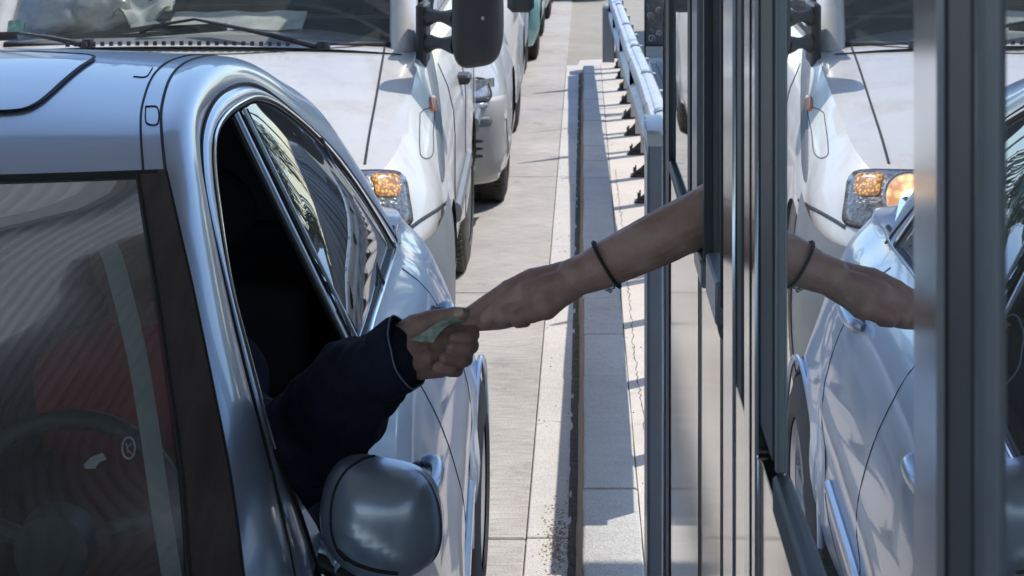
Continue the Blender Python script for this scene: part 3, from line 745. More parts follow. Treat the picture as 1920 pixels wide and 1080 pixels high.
# upper body: sides, roof
hw = 1.0
for s in (1, -1):
    def f(u, v, s=s):
        y_ = lerp(1.62, 4.1, u); z = lerp(1.27, 2.25, v); return (*vloc(s*(.87-.06*v*v), y_), z)
    MB().grid(f, 8, 10).build('upper_side', M['white'], van, True)
MB().grid(lambda u, v: (*vloc(lerp(-.81, .81, v), lerp(2.15, 4.1, u)), 2.25+.05*(1-abs(2*v-1)**3)), 6, 12).build('roof', M['white'], van)
mk('rear_wall', [(*vloc(-.87, 4.1), 1.2), (*vloc(.87, 4.1), 1.2), (*vloc(.81, 4.1), 2.26), (*vloc(-.81, 4.1), 2.26)], [(0, 1, 2, 3)], M['white'], van, False)
def ws(u, v): # windscreen
    t_ = 2*u-1; y_ = lerp(1.36, 2.15, v)+.13*abs(t_)**2.5*(1-v*.4); return (*vloc(t_*lerp(.79, .72, v), y_), lerp(1.232, 2.24, v))
MB().grid(ws, 24, 8).build('windscreen', M['vanscreen'], van)
for s in (1, -1):
    MB().tube([(*vloc(s*lerp(.80, .75, k/8), lerp(1.44, 2.22, k/8)), lerp(1.18, 2.24, k/8)) for k in range(9)], .055, 10).build('pillar', M['white'], van)
    mk('door_window', [(*vloc(s*.875, 1.75), 1.30), (*vloc(s*.875, 2.6), 1.30), (*vloc(s*.83, 2.6), 1.95), (*vloc(s*.83, 2.2), 1.95)], [(0, 1, 2, 3)], M['carglass'], van, False)
# front seal and cowl
MB().tube([Vector(ws(i/24, 0))+Vector((0, -.008, -.004)) for i in range(25)], .014, 8).build('windscreen_seal', M['rubber'], van)
MB().grid(lambda u, v: (*vloc((2*u-1)*.80, lerp(1.22, 1.385, v)+.115*abs(2*u-1)**2.5), 1.208+.040*(1-abs(2*u-1)**2.6)-.022*math.sin(PI*v)+.018*v), 30, 5).build('cowl', M['greyplastic'], van)
m = MB()
for k in range(26):
    x = -.45+k*.033; y_ = 1.215+.05*abs(x/.8)**2.5; p = vloc(x, y_)
    m.box(p[0], p[0]+.014, p[1], p[1]+.010, 1.222+.03*(1-abs(x/.8)**2.5), 1.238+.03*(1-abs(x/.8)**2.5))
m.build('cowl_vents', M['black'], van)
# dashboard and load seen through the windscreen
MB().grid(lambda u, v: (*vloc((2*u-1)*.78, lerp(1.5, 2.0, v)), 1.225+.06*v), 8, 4).build('dashboard', M['dash'], van)
fixn(MB().box(*sorted((vloc(-.78, 0)[0], vloc(.7, 0)[0])), VF+2.9, VF+2.95, .8, 2.2).build('bulkhead', M['interior'], van))
fixn(MB().box(*sorted((vloc(-.78, 0)[0], vloc(.7, 0)[0])), VF+2.0, VF+2.9, .8, .85).build('cab_floor', M['interior'], van))
for x in (-.45, .38):
    fixn(MB().box(xv(8, x)-.2, xv(8, x)+.2, VF+2.45, VF+2.62, .9, 1.85, .06).build('seat', M['dash'], van))
# things lying on the dashboard
def sheet(name, label, cat, px0, px1, py, D, mat, w_=.2, wob=.02):
    a = P(px0, py, D); b_ = P(px1, py-4, D); s_ = random.random()*9
    def f(u, v):
        p = a.lerp(b_, u); return p+Vector((0, v*w_, v*.06+wob*noise.noise(Vector((u*4+s_, v*3, s_)))))
    m = MB(); m.grid(f, 22, 8); n = len(m.v); f0 = list(m.f)
    m.v += [v+Vector((0, .002, -.012)) for v in m.v[:n]]; m.f += [tuple(i+n for i in q[::-1]) for q in f0]
    return tag(m.build(name, mat, None, True), label, cat)
sheet('paper_pad', 'long pale folder lying on the van dashboard behind the raised wiper', 'folder', 312, 565, 58, 7.02, M['paper'], .16, .012)
sheet('newspaper', 'open white newspaper at the top of the van windscreen', 'newspaper', 205, 318, 30, 7.06, M['paper'], .12, .05)
sheet('card', 'small white card under the wiper blade joint on the van dashboard', 'card', 240, 312, 76, 6.86, M['paper'], .05, .01)
sheet('permit_card', 'small turquoise card at the left of the van windscreen', 'card', 8, 42, 70, 6.84, M['teal'], .03, .004)
def bagthing(px, py, D, r, name, label, mat, seed, sq=(1, .8, .7)):
    m = MB(); c = P(px, py, D)
    def f(u, v):
        a = 2*PI*u; e = PI*(v-.5)*.998; d = Vector((math.cos(a)*math.cos(e), math.sin(a)*math.cos(e), math.sin(e)))
        k = 1+.35*noise.noise(d*1.6+Vector((seed, 0, 0)))+.16*abs(noise.noise(d*5+Vector((seed, 2, 0))))
        return c+Vector((d.x*r*sq[0]*k, d.y*r*sq[1]*k, d.z*r*sq[2]*k))
    m.grid(f, 48, 30); return tag(m.build(name, mat, None, True), label, 'bag')
bagthing(90, 14, 7.1, .15, 'plastic_bag', 'crumpled translucent plastic bag leftmost on the van dashboard', M['bag'], 3)
bagthing(165, 22, 7.15, .13, 'plastic_bag', 'bulging plastic bag right of the crumpled one on the van dashboard', M['bag'], 8, (1.2, .8, .9))
# wipers
def wiper(base, tip, bl0, bl1, r=.012):
    wp = MB(); b0, t0 = P(*base), P(*tip)
    pts = [b0, b0.lerp(t0, .45)+Vector((0, -.01, .006)), t0]; wp.tube(cr(pts, 10), [lerp(.022, .009, i/10) for i in range(11)], 8, flat=.6)
    wp.lathe([(0, .03), (.022, .026), (.028, 0), (.028, -.03)], b0, 'z', 14)
    o = wp.build('wiper_arm', M['black'], van)
    c0, c1 = P(*bl0), P(*bl1)
    k = MB(); k.tube([c0, c0.lerp(c1, .5)+Vector((0, -.012, .012)), c1], .007, 6, flat=1.6); k.tube([c0+Vector((0, .004, -.012)), c1+Vector((0, .004, -.012))], .006, 6, flat=1.8)
    k.tube([t0, c0.lerp(c1, .4)+Vector((0, -.008, .012))], .006, 6)
    k.build('wiper_blade', M['black'], o)
wiper((606, 90, 6.66), (365, 36, 6.78), (105, 72, 6.80), (425, 48, 6.80))
wiper((165, 86, 6.64), (35, 62, 6.74), (-180, 78, 6.78), (32, 64, 6.78))
MB().tube(cr(pl([(262, 62, 6.75), (300, 48, 6.76), (365, 36, 6.78)]), 8), .006, 6).build('wiper_link', M['black'], van)
# seams and panels
seam(vb, [(722, 84), (716, 120), (704, 190), (692, 255), (684, 308)], .0045, 'hood_seam', M['gap'], van)
seam(vb, [(722, 84), (600, 92), (430, 102), (200, 100), (-80, 96)], .004, 'hood_rear_seam', M['gap'], van)
seam(vb, [(770, 427), (790, 412), (818, 394), (842, 376)], .006, 'bumper_seam', M['black'], van)
seam(vb, [(756, 72), (770, 76), (784, 72)], .004, 'fender_seam', M['gap'], van, n=8)
ribbon(vb, [(784, 66), (799, 128), (812, 200), (818, 270), (823, 320), (827, 341)], [(802, 60), (817, 128), (826, 200), (831, 270), (833, 318), (830, 341)], 'shade_band', pm('grey_shade_band', (.11, .115, .12), .5), van)  # grey band: shade between fender and flank put in as colour
seam(vb, [(787, 213), (797, 205), (813, 203), (812, 250), (811, 290), (800, 298), (788, 290), (787, 213)], .0016, 'flap_seam', M['gap'], van, n=40, off=.001)
decal(vb, ((803, 180), (813, 182), (816, 210), (806, 208)), 'side_repeater', M['orange'], van, 4, 6, .011, 3)
# headlight: dark bezel, clear lens, indicator chamber and round lit lamp
hq = ((572, 330), (757, 324), (773, 424), (600, 440))
decal(vb, ((566, 322), (757, 318), (778, 428), (594, 447)), 'headlight_bezel', M['black'], van, 12, 8, .004, 7)
hl = decal(vb, hq, 'headlight', M['lampglass'], van, 14, 10, .012, 7)
decal(vb, ((694, 331), (744, 331), (746, 371), (704, 372)), 'indicator', M['indicator'], hl, 6, 6, .017, 5)
c = onto(vb, 650, 376, .018)
if c:
    nrm = (Vector((.1, -1, .25))).normalized(); t1 = nrm.cross(Vector((0, 0, 1))).normalized(); t2 = t1.cross(nrm)
    def disc(r0, dep, n=28):
        m = MB(); m.grid(lambda u, v: c+(t1*math.cos(2*PI*u)+t2*math.sin(2*PI*u))*r0*v-nrm*dep*(1-v*v), n, 6); return m
    disc(.074, .012).build('lamp_bowl', M['lampwarm'], hl); disc(.022, -.008).build('bulb', M['bulb'], hl)
    m = MB(); m.tube([c+(t1*math.cos(2*PI*k/28)+t2*math.sin(2*PI*k/28))*.075 for k in range(28)], .006, 6, closed=True); m.build('lamp_ring', M['rim'], hl)
# mirrored headlight on the far side of the nose, grille, plate
def mir(p):  # mirror across the van's centre plane
    return Vector((2*(xv(p.y, 0))-p.x, p.y, p.z))
for o_ in [hl]:
    v = [mir(vv.co+ROOT[van]) for vv in o_.data.vertices]; fa = [tuple(p.vertices)[::-1] for p in o_.data.polygons]
    mk('headlight', v, fa, M['lampglass'], van)
gm = MB()
for k in range(6): gm.box(xv(5.4, -.42), xv(5.4, .42), VF-.02, VF+.06, .60+k*.04, .612+k*.04)
gm.build('grille', M['black'], van)
# grey plastic bumper wraps round the nose, below the lamps
bm_ = MB()
cols = [i for i in range(0, 44)]
for side in (1, -1):
    base = len(bm_.v)
    for i in cols:
        x, y_ = vout[i]
        for j in range(13):
            z = lerp(.28, .742 - .12*0, j/12)
            zt_ = tab([(0, .735), (.15, .74), (.40, .80), (.7, .86)], y_)
            z = lerp(.28, zt_, j/12)
            q = Vector((x, y_)); o1 = .035*(1-(abs(j/12-.45)/.62)**3)
            # outward in plan
            ii = min(max(i, 1), len(vout)-2); tx = Vector(vout[ii+1])-Vector(vout[ii-1]); nn = Vector((-tx.y, tx.x)) if False else Vector((tx.y, -tx.x)); nn.normalize()
            if nn.dot(Vector((x, y_-1.2))) < 0: nn = -nn
            X = x+nn.x*(o1+.004); Y = y_+nn.y*(o1+.004)
            lx, ly = vloc(X*side, Y); bm_.v.append(Vector((lx, ly, z)))
    for i in range(len(cols)-1):
        for j in range(12):
            a = base+i*13+j; y_ = vout[i][1]
            if y_ > .42: continue
            q = (a, a+1, a+14, a+13); bm_.f.append(q if side > 0 else q[::-1])
bo = bm_.build('bumper', M['greyplastic'], van, 'auto')
# wheels and arches
for yy in (.80, 3.03):
    for s in (1, -1):
        lx, ly = vloc(s*(1.0-.012), yy); wheel(van, lx+(.012 if s > 0 else -.012), ly, .335, .22, s, M['tyredust'], M['rim'], 9)
MB().box(xv(6, -.72), xv(8.5, .70), VF+.3, VF+3.9, .34, 1.0).build('underbody', M['black'], van)
lx, ly = vloc(.985, 0)
ml = MB(); c = P(0, 0, 1)
for k in range(19):
    a = PI*k/18*1.02-.02; 
MB().tube([(vloc(.985, .8+.405*math.cos(PI*k/18))[0], VF+.8+.405*math.cos(PI*k/18), .35+.405*math.sin(PI*k/18)) for k in range(19)], .018, 8).build('arch_lip', M['dusty'], van)
MB().slab([(xv(6.7, .78), VF+1.22, .2), (xv(6.7, .99), VF+1.22, .2), (xv(6.7, .99), VF+1.22, .62), (xv(6.7, .78), VF+1.22, .62)], (0, .008, 0)).build('mud_flap', M['black'], van)
# door and sliding door seams on the flank, long rubbing strip
for yy in (1.35, 2.45, 3.55):
    MB().tube([(xv(VF+yy, hw+.003-(.13*max(0, (z-.9)/.37)**2.2 if z > .9 else 0)), VF+yy, z) for z in [.36+.09*k for k in range(10)]], .0022, 5).build('door_seam', M['gap'], van)
MB().tube([(xv(VF+yy, hw+.012), VF+yy, .62) for yy in [1.25+.2*k for k in range(7)]], .022, 8, flat=1.8).build('rubbing_strip', M['greyplastic'], van)
MB().tube([(xv(VF+yy, hw+.012), VF+yy, .62) for yy in [3.48+.1*k for k in range(5)]], .022, 8, flat=1.8).build('rubbing_strip', M['greyplastic'], van)
fixn(MB().box(xv(VF+2.3, .965), xv(VF+2.3, 1.03), VF+2.22, VF+2.38, .98, 1.02, .01).build('door_handle', M['black'], van))
# door mirror
mo = MB()
def mh(u, v, c=None):
    a = 2*PI*u; e = PI*(v-.5)
    def sp(x, p): return math.copysign(abs(x)**p, x)
    x = sp(math.cos(a), .45)*sp(math.cos(e), .55); y_ = sp(math.sin(a), .6)*sp(math.cos(e), .6); z = sp(math.sin(e), .5)
    cx = P(896, 0, 6.45); lean = .018*z
    return cx+Vector((x*.094*(1-.05*z)+lean*-.6+.012*z, y_*.07, z*.245*(1+.06*x*(-1))-.0))
mo.grid(mh, 48, 36); mr_ = mo.build('door_mirror', M['black'], van, True)
for py in (36, 86):
    MB().tube(cr([P(793, py-2, 6.75), P(815, py-6, 6.62), P(856, py, 6.47)], 8), [.022+.006*math.sin(k) for k in range(9)], 8, flat=1.3).build('mirror_arm', M['black'], mr_)
fixn(MB().box(P(793, 0, 6.75).x-.02, P(793, 0, 6.75).x+.02, 6.66, 6.86, 1.15, 1.40, .01).build('mirror_foot', M['black'], mr_))
c = P(905, 34, 6.375); MB().lathe([(0, -.004), (.006, -.003), (.007, .004)], c, 'y', 10).build('screw', M['rim'], mr_)

# ------------------------------------------------------------------ silver car
car = thing('silver_car', 'silver blue hatchback nearest the booth with its driver window open', 'car', (-1.1, 3.1, 0))
def Xg(y, z): return -.375-.055*(y-2.82)-.45*(z-1.0)          # plane of the side glass
def G(px, py, out=0):                                          # point of the side-glass plane seen along a sight line
    a = (px-VX)/F; b_ = (py-VY)/F
    D = (-.375+.055*2.82+.45-.45*H)/(a+.055-.45*b_); p = P(px, py, D); return p+Vector((out, 0, out*.45))
def XC(y): return Xg(y, 1.0)+.19-.93
def mirc(p): return Vector((2*XC(p.y)-p.x, p.y, p.z))
def both(name, mb, mat, smooth='auto', parent=None):
    o = mb.build(name, mat, parent or car, smooth)
    m2 = MB(); m2.add([mirc(v) for v in mb.v], [tuple(q[::-1]) for q in mb.f]); m2.build(name, mat, parent or car, smooth); return o
# --- roof side seam (3-D curve) and roof crown
SB = cr([P(310, 320, 2.46), P(303, 250, 2.58), P(303, 200, 2.72), P(321, 143, 2.95), P(352, 116, 3.15), P(406, 106, 3.5), Vector((-.745, 3.8, 1.486)), Vector((-.742, 4.1, 1.415)), Vector((-.73, 4.35, 1.29)), Vector((-.72, 4.5, 1.16))], 60)
TR = cr([P(310, 320, 2.46), G(335, 430), G(360, 540), G(397, 720), G(430, 890), G(455, 1080), Vector((-.355, 1.9, 1.03))], 30)
OC = cr([G(560, 1150), G(530, 990), G(498, 850), G(456, 690), G(420, 540), G(393, 420), G(378, 330), G(377, 253), G(398, 195), G(430, 166), G(467, 158), G(503, 174), G(567, 227), G(632, 291), G(700, 385), G(748, 458)], 100)
WC = cr([G(600, 1100), G(562, 975), G(512, 850), G(466, 680), G(430, 540), G(407, 380), G(400, 310), G(402, 260), G(417, 228), G(447, 202), G(486, 187), G(528, 203), G(600, 265), G(660, 340), G(705, 410), G(737, 465)], 100)
ZC = [(2.3, 1.44), (2.40, 1.498), (2.5, 1.522), (2.7, 1.553), (2.95, 1.577), (3.15, 1.582), (3.5, 1.558), (3.8, 1.520), (4.1, 1.46), (4.35, 1.36), (4.5, 1.22)]
def crown(u, v, half=None):     # roof between the two seams; u along, v from the seam to the centre
    s_ = SB[min(60, int(round(u*60)))] if abs(u*60-round(u*60)) < 1e-6 else None
    if s_ is None:
        i = int(u*60); s_ = SB[i].lerp(SB[i+1], u*60-i)
    fy = -.06*max(0, 1-u*6)           # header bows forward at the centre
    c_ = Vector((XC(s_.y), s_.y+fy, tab(ZC, s_.y)))
    t_ = v; p = s_.lerp(c_, t_); k = 1-(1-t_)**2.4
    p.z = s_.z+(c_.z-s_.z)*k-.024*max(0, 1-u/.16)**2*k; return p
rm = MB(); rm.grid(crown, 60, 20); both('roof', rm, M['silver'], True)
# silver strip between seam and door-frame groove: roof side and A pillar
ROOFSIDE = MB()
ocr = [p for p in OC]      # index 0 bottom .. 100 rear
# split the door-frame curve where it passes the header (index of the point nearest the top of TR)
iT = min(range(101), key=lambda i: (OC[i]-G(378, 335)).length)
aP = cr(TR[::-1], 30)      # from the base up to the header
oP = cr(OC[:iT+1], 30)
def pil(u, v):
    i = int(round(u*30)); a = oP[i]; b_ = aP[i]; p = a.lerp(b_, v)
    s_ = math.sin(PI*v)**.85; d1 = Vector((1, -.25, .45)).normalized()*.016; L_ = (oP[30]-aP[30]).length; d2 = Vector((.55, 0, .83))*min(.05, L_*.17)
    k = max(0, (u-.6)/.4); k = k*k*(3-2*k); return p+d1.lerp(d2, k)*s_

oR = cr(OC[iT:], 60)
sR = cr(SB[:57], 60)
def rs(u, v):
    i = int(round(u*60)); a = oR[i]; b_ = sR[i]; p = a.lerp(b_, v); d = Vector((.55, 0, .83))
    L_ = (a-b_).length; return p+d*min(.05, L_*.17)*math.sin(PI*v)**.85
def arch(u, v):
    q = u*90; return pil(q/30, v) if q <= 30.0001 else rs((q-30)/60, v)
pr_ = MB(); pr_.grid(arch, 90, 14); both('pillar', pr_, M['silver'], True)
both('roof_seam', MB().tube([p+Vector((0, 0, .0008)) for p in SB[:57]], .0022, 6), M['gap'])
both('pillar_seam', MB().tube([p+Vector((.001, -.001, 0)) for p in aP], .0024, 6), M['gap'])
# second seam, a hand's breadth inboard (roof ditch)
def inb(u, d): 
    L_ = abs(XC(SB[int(u*56)].y)-SB[int(u*56)].x); return crown(int(u*56)/60, d/L_)+Vector((0, 0, .0008))
both('roof_ditch', MB().tube([inb(k/56, .030) for k in range(57)], .0018, 6), M['gap'])
bvroof = BVHTree.FromPolygons(rm.v, rm.f)
# small hatch in the ditch and marks behind
seam(bvroof, [(273, 200), (295, 202), (295, 233), (275, 231), (273, 200)], .0011, 'hatch_seam', M['gap'], car, 20, off=.0008)
seam(bvroof, [(250, 144), (274, 144), (286, 128)], .0011, 'antenna_seam', M['gap'], car, 14, off=.0008)
# sunroof: raised glass panel with dark gasket
sq = [(-90, 205), (0, 213), (40, 210), (66, 200), (88, 184), (120, 155), (150, 130), (176, 112), (165, 107), (120, 104), (60, 101), (0, 99)]
pts = [onto(bvroof, a, b_, .003) for a, b_ in sq[1:]]
pts = [p for p in pts if p]
right = cr(pts[:-1], 40)
left = [mirc(p) for p in right]
def sroof(u, v):
    i = int(round(u*40)); a = right[i]; b_ = left[i]; p = a.lerp(b_, v); 
    q, nn, ii, dd = bvroof.ray_cast(Vector((p.x if p.x > XC(p.y) else 2*XC(p.y)-p.x, p.y, 3)), Vector((0, 0, -1)))
    if q: p.z = q.z+.0045
    return p
sm = MB(); sm.grid(sroof, 40, 24); sun = sm.build('sunroof', M['silver'], car, True)
loop = right+left[::-1]
MB().tube([p+Vector((0, 0, .0012)) for p in loop], .0036, 8, closed=True, flat=.5).build('gasket', M['rubber'], sun)
# door frame between the groove and the glass
def df(u, v):
    i = int(round(u*100)); a = WC[i]; b_ = OC[i]; d = Vector((1, 0, .45)).normalized()
    return a.lerp(b_, v)+d*(.008*math.sin(PI*min(1, v*1.15))**.7-.004*(1-v))
dm = MB(); dm.grid(df, 100, 8); both('door_frame', dm, M['silver'], True)
both('door_seam', MB().tube([p+Vector((.002, 0, .001)) for p in OC], .0030, 6), M['gap'])
both('window_seal', MB().tube([p+Vector((.0025, 0, .002)) for p in WC], .0034, 6), M['rubber'])
both('window_moulding', MB().tube([WC[i].lerp(OC[i], .16)+Vector((.0055, 0, .0025)) for i in range(8, 101)], .0022, 6), M['chrome'])
# door-frame bars: B pillar (front and rear door frames)
def bar(pa, pb, wd_, dep, name, mat, par=None, n=12, out=.004, arch=0):
    a, b_ = G(*pa, out), G(*pb, out); m = MB(); ax = (b_-a).normalized(); nrm = Vector((1, .05, .45)).normalized(); sd_ = ax.cross(nrm).normalized()
    K = 8; R = []
    for i in range(n+1):
        c = a.lerp(b_, i/n)
        for k in range(K+1):
            t_ = 2*k/K-1; m.v.append(c+sd_*wd_/2*t_+nrm*dep*(1-abs(t_)**3))
    for i in range(n):
        for k in range(K): q = i*(K+1)+k; m.f.append((q, q+1, q+K+2, q+K+1))
    return both(name, m, mat, True, par)
bar((436, 214), (656, 668), .020, .007, 'door_frame', M['silver'])
bar((450, 206), (664, 640), .012, .006, 'door_frame', M['silver'])
both('door_gap', MB().tube([G(443, 211, .007), G(660, 655, .007)], .0026, 6), M['gap'])
both('window_seal', MB().tube([G(430, 222, .003), G(645, 650, .003)], .005, 6), M['rubber'])
both('window_seal', MB().tube([G(458, 206, .004), G(560, 430, .004), G(664, 625, .004)], .003, 6), M['rubber'])
bar((598, 262), (716, 536), .011, .006, 'quarter_bar', M['blackgloss'])
# glass of the rear door and quarter window; front door glass is wound down
RGT = cr([G(455, 208, -.003), G(486, 190, -.003), G(528, 204, -.003), G(600, 266, -.003), G(660, 341, -.003), G(705, 411, -.003), G(737, 466, -.003)], 30)
RGB = cr([G(455, 208, -.003), G(510, 330, -.003), G(560, 435, -.003), G(610, 532, -.003), G(650, 640, -.003), G(684, 632, -.003), G(712, 540, -.003), G(737, 466, -.003)], 30)
def rgl(u, v):
    i = int(round(u*30)); p = RGT[i].lerp(RGB[i], v); z = p.z-1.02
    return p+Vector((.91, .05, .41))*(.026*math.sin(PI*min(1, u*1.0))**.9*math.sin(PI*(.02+.96*v))**.9)
both('rear_door_glass', MB().grid(rgl, 30, 12), M['carglass'], True)
tri = [G(640, 318, .001), G(662, 342, .001), G(706, 411, .001), G(739, 466, .001), G(704, 470, .001)]
both('corner_trim', MB().slab(tri, (-.004, 0, 0)), M['black'], False)
wg = [mirc(OC[i])+Vector((.02, 0, -.012)) for i in range(6, 101, 3)]+[mirc(G(684, 632))+Vector((.02, 0, -.05)), mirc(G(655, 760))+Vector((.02, 0, -.05)), mirc(G(600, 960))+Vector((.02, 0, -.05))]
mk('far_side_blackout', wg, [tuple(range(len(wg)))], glass('blackout_sheet', (.0, .0, .0), 1.2), car, False)  # opaque black sheet added over far windows and frames to darken the cabin
# --- belt and lower side
BELT = cr([Vector((-.325, 1.95, 1.005)), Vector((-.352, 2.3, .985)), Vector((-.367, 2.6, .982)), G(655, 845), G(683, 640), G(713, 540), G(738, 462), Vector((-.475, 4.4, 1.005)), Vector((-.50, 4.75, .99)), Vector((-.60, 5.0, .96))], 90)
LOC_OFF = [(.0, .0), (.02, .012), (.05, .050), (.08, .082), (.13, .112), (.2, .146), (.28, .172), (.35, .188), (.45, .192), (.55, .186), (.66, .162), (.76, .125), (.85, .09)]
AY = (2.02, 4.50); AR = .345
def low(i, j, nv=26):
    b_ = BELT[i]; y = b_.y; zl = .20
    for ay in AY:
        d = abs(y-ay)
        if d < AR: zl = max(zl, .31+math.sqrt(AR*AR-d*d))
    dz = (b_.z-zl)*j/nv; z = b_.z-dz
    off = tab(LOC_OFF, dz); tap = 1-.35*max(0, (y-4.5)/.5)
    fl = 0
    for ay in AY:
        r_ = math.hypot(y-ay, z-.31)/AR
        if r_ < 1.4: fl = max(fl, .020*(1-max(0, r_-1)/.4)**1.5)
    door = -.010*math.exp(-((z-.56)/.05)**2)
    return Vector((b_.x+off*tap+fl*tap+door, y, z))
NL = 170; BELT = cr(BELT, NL)
lm = MB()
for i in range(NL+1):
    for j in range(27): lm.v.append(low(i, j))
for i in range(NL):
    for j in range(26): a = i*27+j; lm.f.append((a, a+27, a+28, a+1))
both('body_side', lm, M['silver'], True); bvl = BVHTree.FromPolygons(lm.v, lm.f)
both('belt_moulding', MB().tube([BELT[i]+Vector((-.004, 0, .003)) for i in range(20, 140)], .0055, 8), M['rubber'])
both('belt_moulding', MB().tube([BELT[i]+Vector((.009, 0, .002)) for i in range(20, 142)], .0042, 8), M['chrome'])
def sidept(y, z, off=.002):
    q, n_, i_, d_ = bvl.ray_cast(Vector((1.5, y, z)), Vector((-1, 0, 0))); return q+Vector((off, 0, 0)) if q else Vector((XC(y)+.9, y, z))
def sideseam(path, r, name, mat=None): both(name, MB().tube([sidept(y, z, .0) for y, z in path], r, 6), mat or M['gap'])
sideseam([(3.42-.0*k, .97-.035*k) for k in range(22)], .0018, 'door_seam')
sideseam([(4.12+.02*math.sin(k*.3), .98-.03*k) for k in range(10)]+[(4.10-.02*k, .68-.05*k) for k in range(8)], .0018, 'door_seam')
sideseam([(2.36, .95-.035*k) for k in range(20)], .0018, 'door_seam')
sideseam([(2.4+.06*k, .30) for k in range(28)], .0035, 'sill_seam')
both('side_strip', MB().tube([sidept(2.42+.08*k, .53, .004) for k in range(20)], .012, 8, flat=1.5), M['silver'])
# door handles
for (ya, yb) in ((2.86, 3.06), (3.93, 4.13)):
    z = .885
    rec = MB(); c = sidept((ya+yb)/2, z, .0)
    rec.grid(lambda u, v: sidept(lerp(ya+.02, yb-.03, .5+.5*math.cos(2*PI*u)*v), z+.026*math.sin(2*PI*u)*v, .0022), 24, 3)
    hb = both('handle_recess', rec, M['gap'])
    h_ = MB(); pts = cr([sidept(ya, z+.004, .003), sidept(ya+.03, z+.006, .026), sidept((ya+yb)/2, z+.008, .036), sidept(yb-.03, z+.006, .030), sidept(yb, z+.002, .006)], 14)
    h_.tube(pts, [.008]+[.0125]*13+[.008], 12, flat=1.25); both('door_handle', h_, M['silver'])
# deck behind the glass, hatch, hood, nose
RB = [BELT[i] for i in range(NL+1)]
ir = min(range(NL+1), key=lambda i: abs(RB[i].y-4.22))
def hatch(u, v):
    i = int(round(lerp(ir, NL, u))); b_ = RB[i]; t_ = v
    zc = lerp(tab([(4.2, 1.10), (4.5, 1.10), (5.0, 1.0)], b_.y), b_.z, 0)
    return Vector((lerp(b_.x, XC(b_.y), t_), b_.y, lerp(b_.z, zc, 1-(1-t_)**2)))
m = MB(); m.grid(hatch, 20, 8); both('hatch', m, M['silver'], True)
both('rear_window', MB().add([SB[56], Vector((XC(4.45), 4.42, 1.30)), Vector((XC(4.8), 4.8, 1.06)), Vector((-.56, 4.72, 1.03)), G(742, 455)], [(0, 1, 2, 3, 4)]), M['carglass'], False)
both('rear_panel', MB().grid(lambda u, v: (lerp(low(NL, 3+int(round(v*20))).x, XC(5.0), u), 5.0+.06*math.sin(PI*u/2)+.02*math.sin(PI*v), lerp(.95, .25, v)), 8, 8), M['silver'], True)
def hood(u, v):
    y = lerp(1.95, 1.05, u); zc = tab([(1.0, .74), (1.3, .86), (1.6, .93), (1.95, 1.0)], y); xe = lerp(BELT[0].x, -.42, u**2)
    return Vector((lerp(xe, XC(y), v), y-.12*v*u, zc-.10*(1-v)**3*u+.03*v))
m = MB(); m.grid(hood, 14, 12); both('hood', m, M['silver'], True)
def fen(u, v):
    y = lerp(1.95, 1.05, u); e = hood(u, 0); zl = .2
    if abs(y-AY[0]) < AR: zl = .31+math.sqrt(AR*AR-(y-AY[0])**2)
    z = lerp(e.z, zl, v); return Vector((e.x+.17*math.sin(min(1, (e.z-z)/.35)*PI/2)*(1-u**3*.3), y-.0, z))
m = MB(); m.grid(fen, 16, 14); both('front_wing', m, M['silver'], True)
both('front_bumper', MB().grid(lambda u, v: (lerp(fen(1, 0).x+.1*math.sin(v*PI), XC(1), u), 1.05-.13*math.sin(PI*u/2)-.05*math.sin(PI*v), lerp(.74, .22, v)), 10, 10), M['silver'], True)
both('headlight', MB().grid(lambda u, v: (lerp(-.40, -.75, u), .985-.055*math.sin(PI*u/2)-.0*v, lerp(.70, .58, v)), 6, 4), M['whitelamp'], True)
# windscreen with dark band and black side trim
WSB = Vector((-.36, 1.80, 1.02))
def wsc(u, v):   # u: side to centre, v: header to base
    h0 = crown(.0, u); b0 = Vector((lerp(-.385, XC(1.7), u), 1.93-.25*math.sin(PI*u/2), 1.03))
    e0 = h0; p = e0.lerp(b0, v); p.z += .035*math.sin(PI*v); p.y -= .02*math.sin(PI*v)*u; return p
edge = cr(TR, 40)
def wsc2(u, v):
    i = v*40; k = min(39, int(i)); e = edge[k].lerp(edge[k+1], i-k)
    c_ = Vector((XC(2.3), lerp(2.40, 1.62, v)-.0, lerp(1.495, 1.03, v)+.03*math.sin(PI*v)))
    s_ = 1-(1-u)**2
    c0 = Vector((XC(2.3), 2.40, 1.495)); e0 = edge[0]
    b0 = Vector((lerp(e0.x, c0.x, u), lerp(e0.y, c0.y, s_), lerp(e0.z, c0.z, s_)))
    return Vector((lerp(e.x, c_.x, u), lerp(e.y, c_.y, s_), lerp(e.z, c_.z, s_)))+(crown(0, min(1, max(0, u)))-b0)*(1-v)**4
o = both('windscreen', MB().grid(lambda u, v: wsc2(.030+u*.97, .012+v*.98), 24, 24), M['windscreen'], True)
both('windscreen_trim', MB().grid(lambda u, v: wsc2(u*.070, .002+v*.99)+Vector((0, -.004, .004)), 3, 30), M['trim'], True)
both('header_seal', MB().tube([wsc2(.02+.98*k/20, .008)+Vector((0, -.002, .002)) for k in range(21)], .0048, 8), M['rubber'])
both('windscreen_seal', MB().tube([wsc2(.073, .01+.98*k/30)+Vector((0, -.004, .003)) for k in range(31)], .0032, 6), M['rubber'])
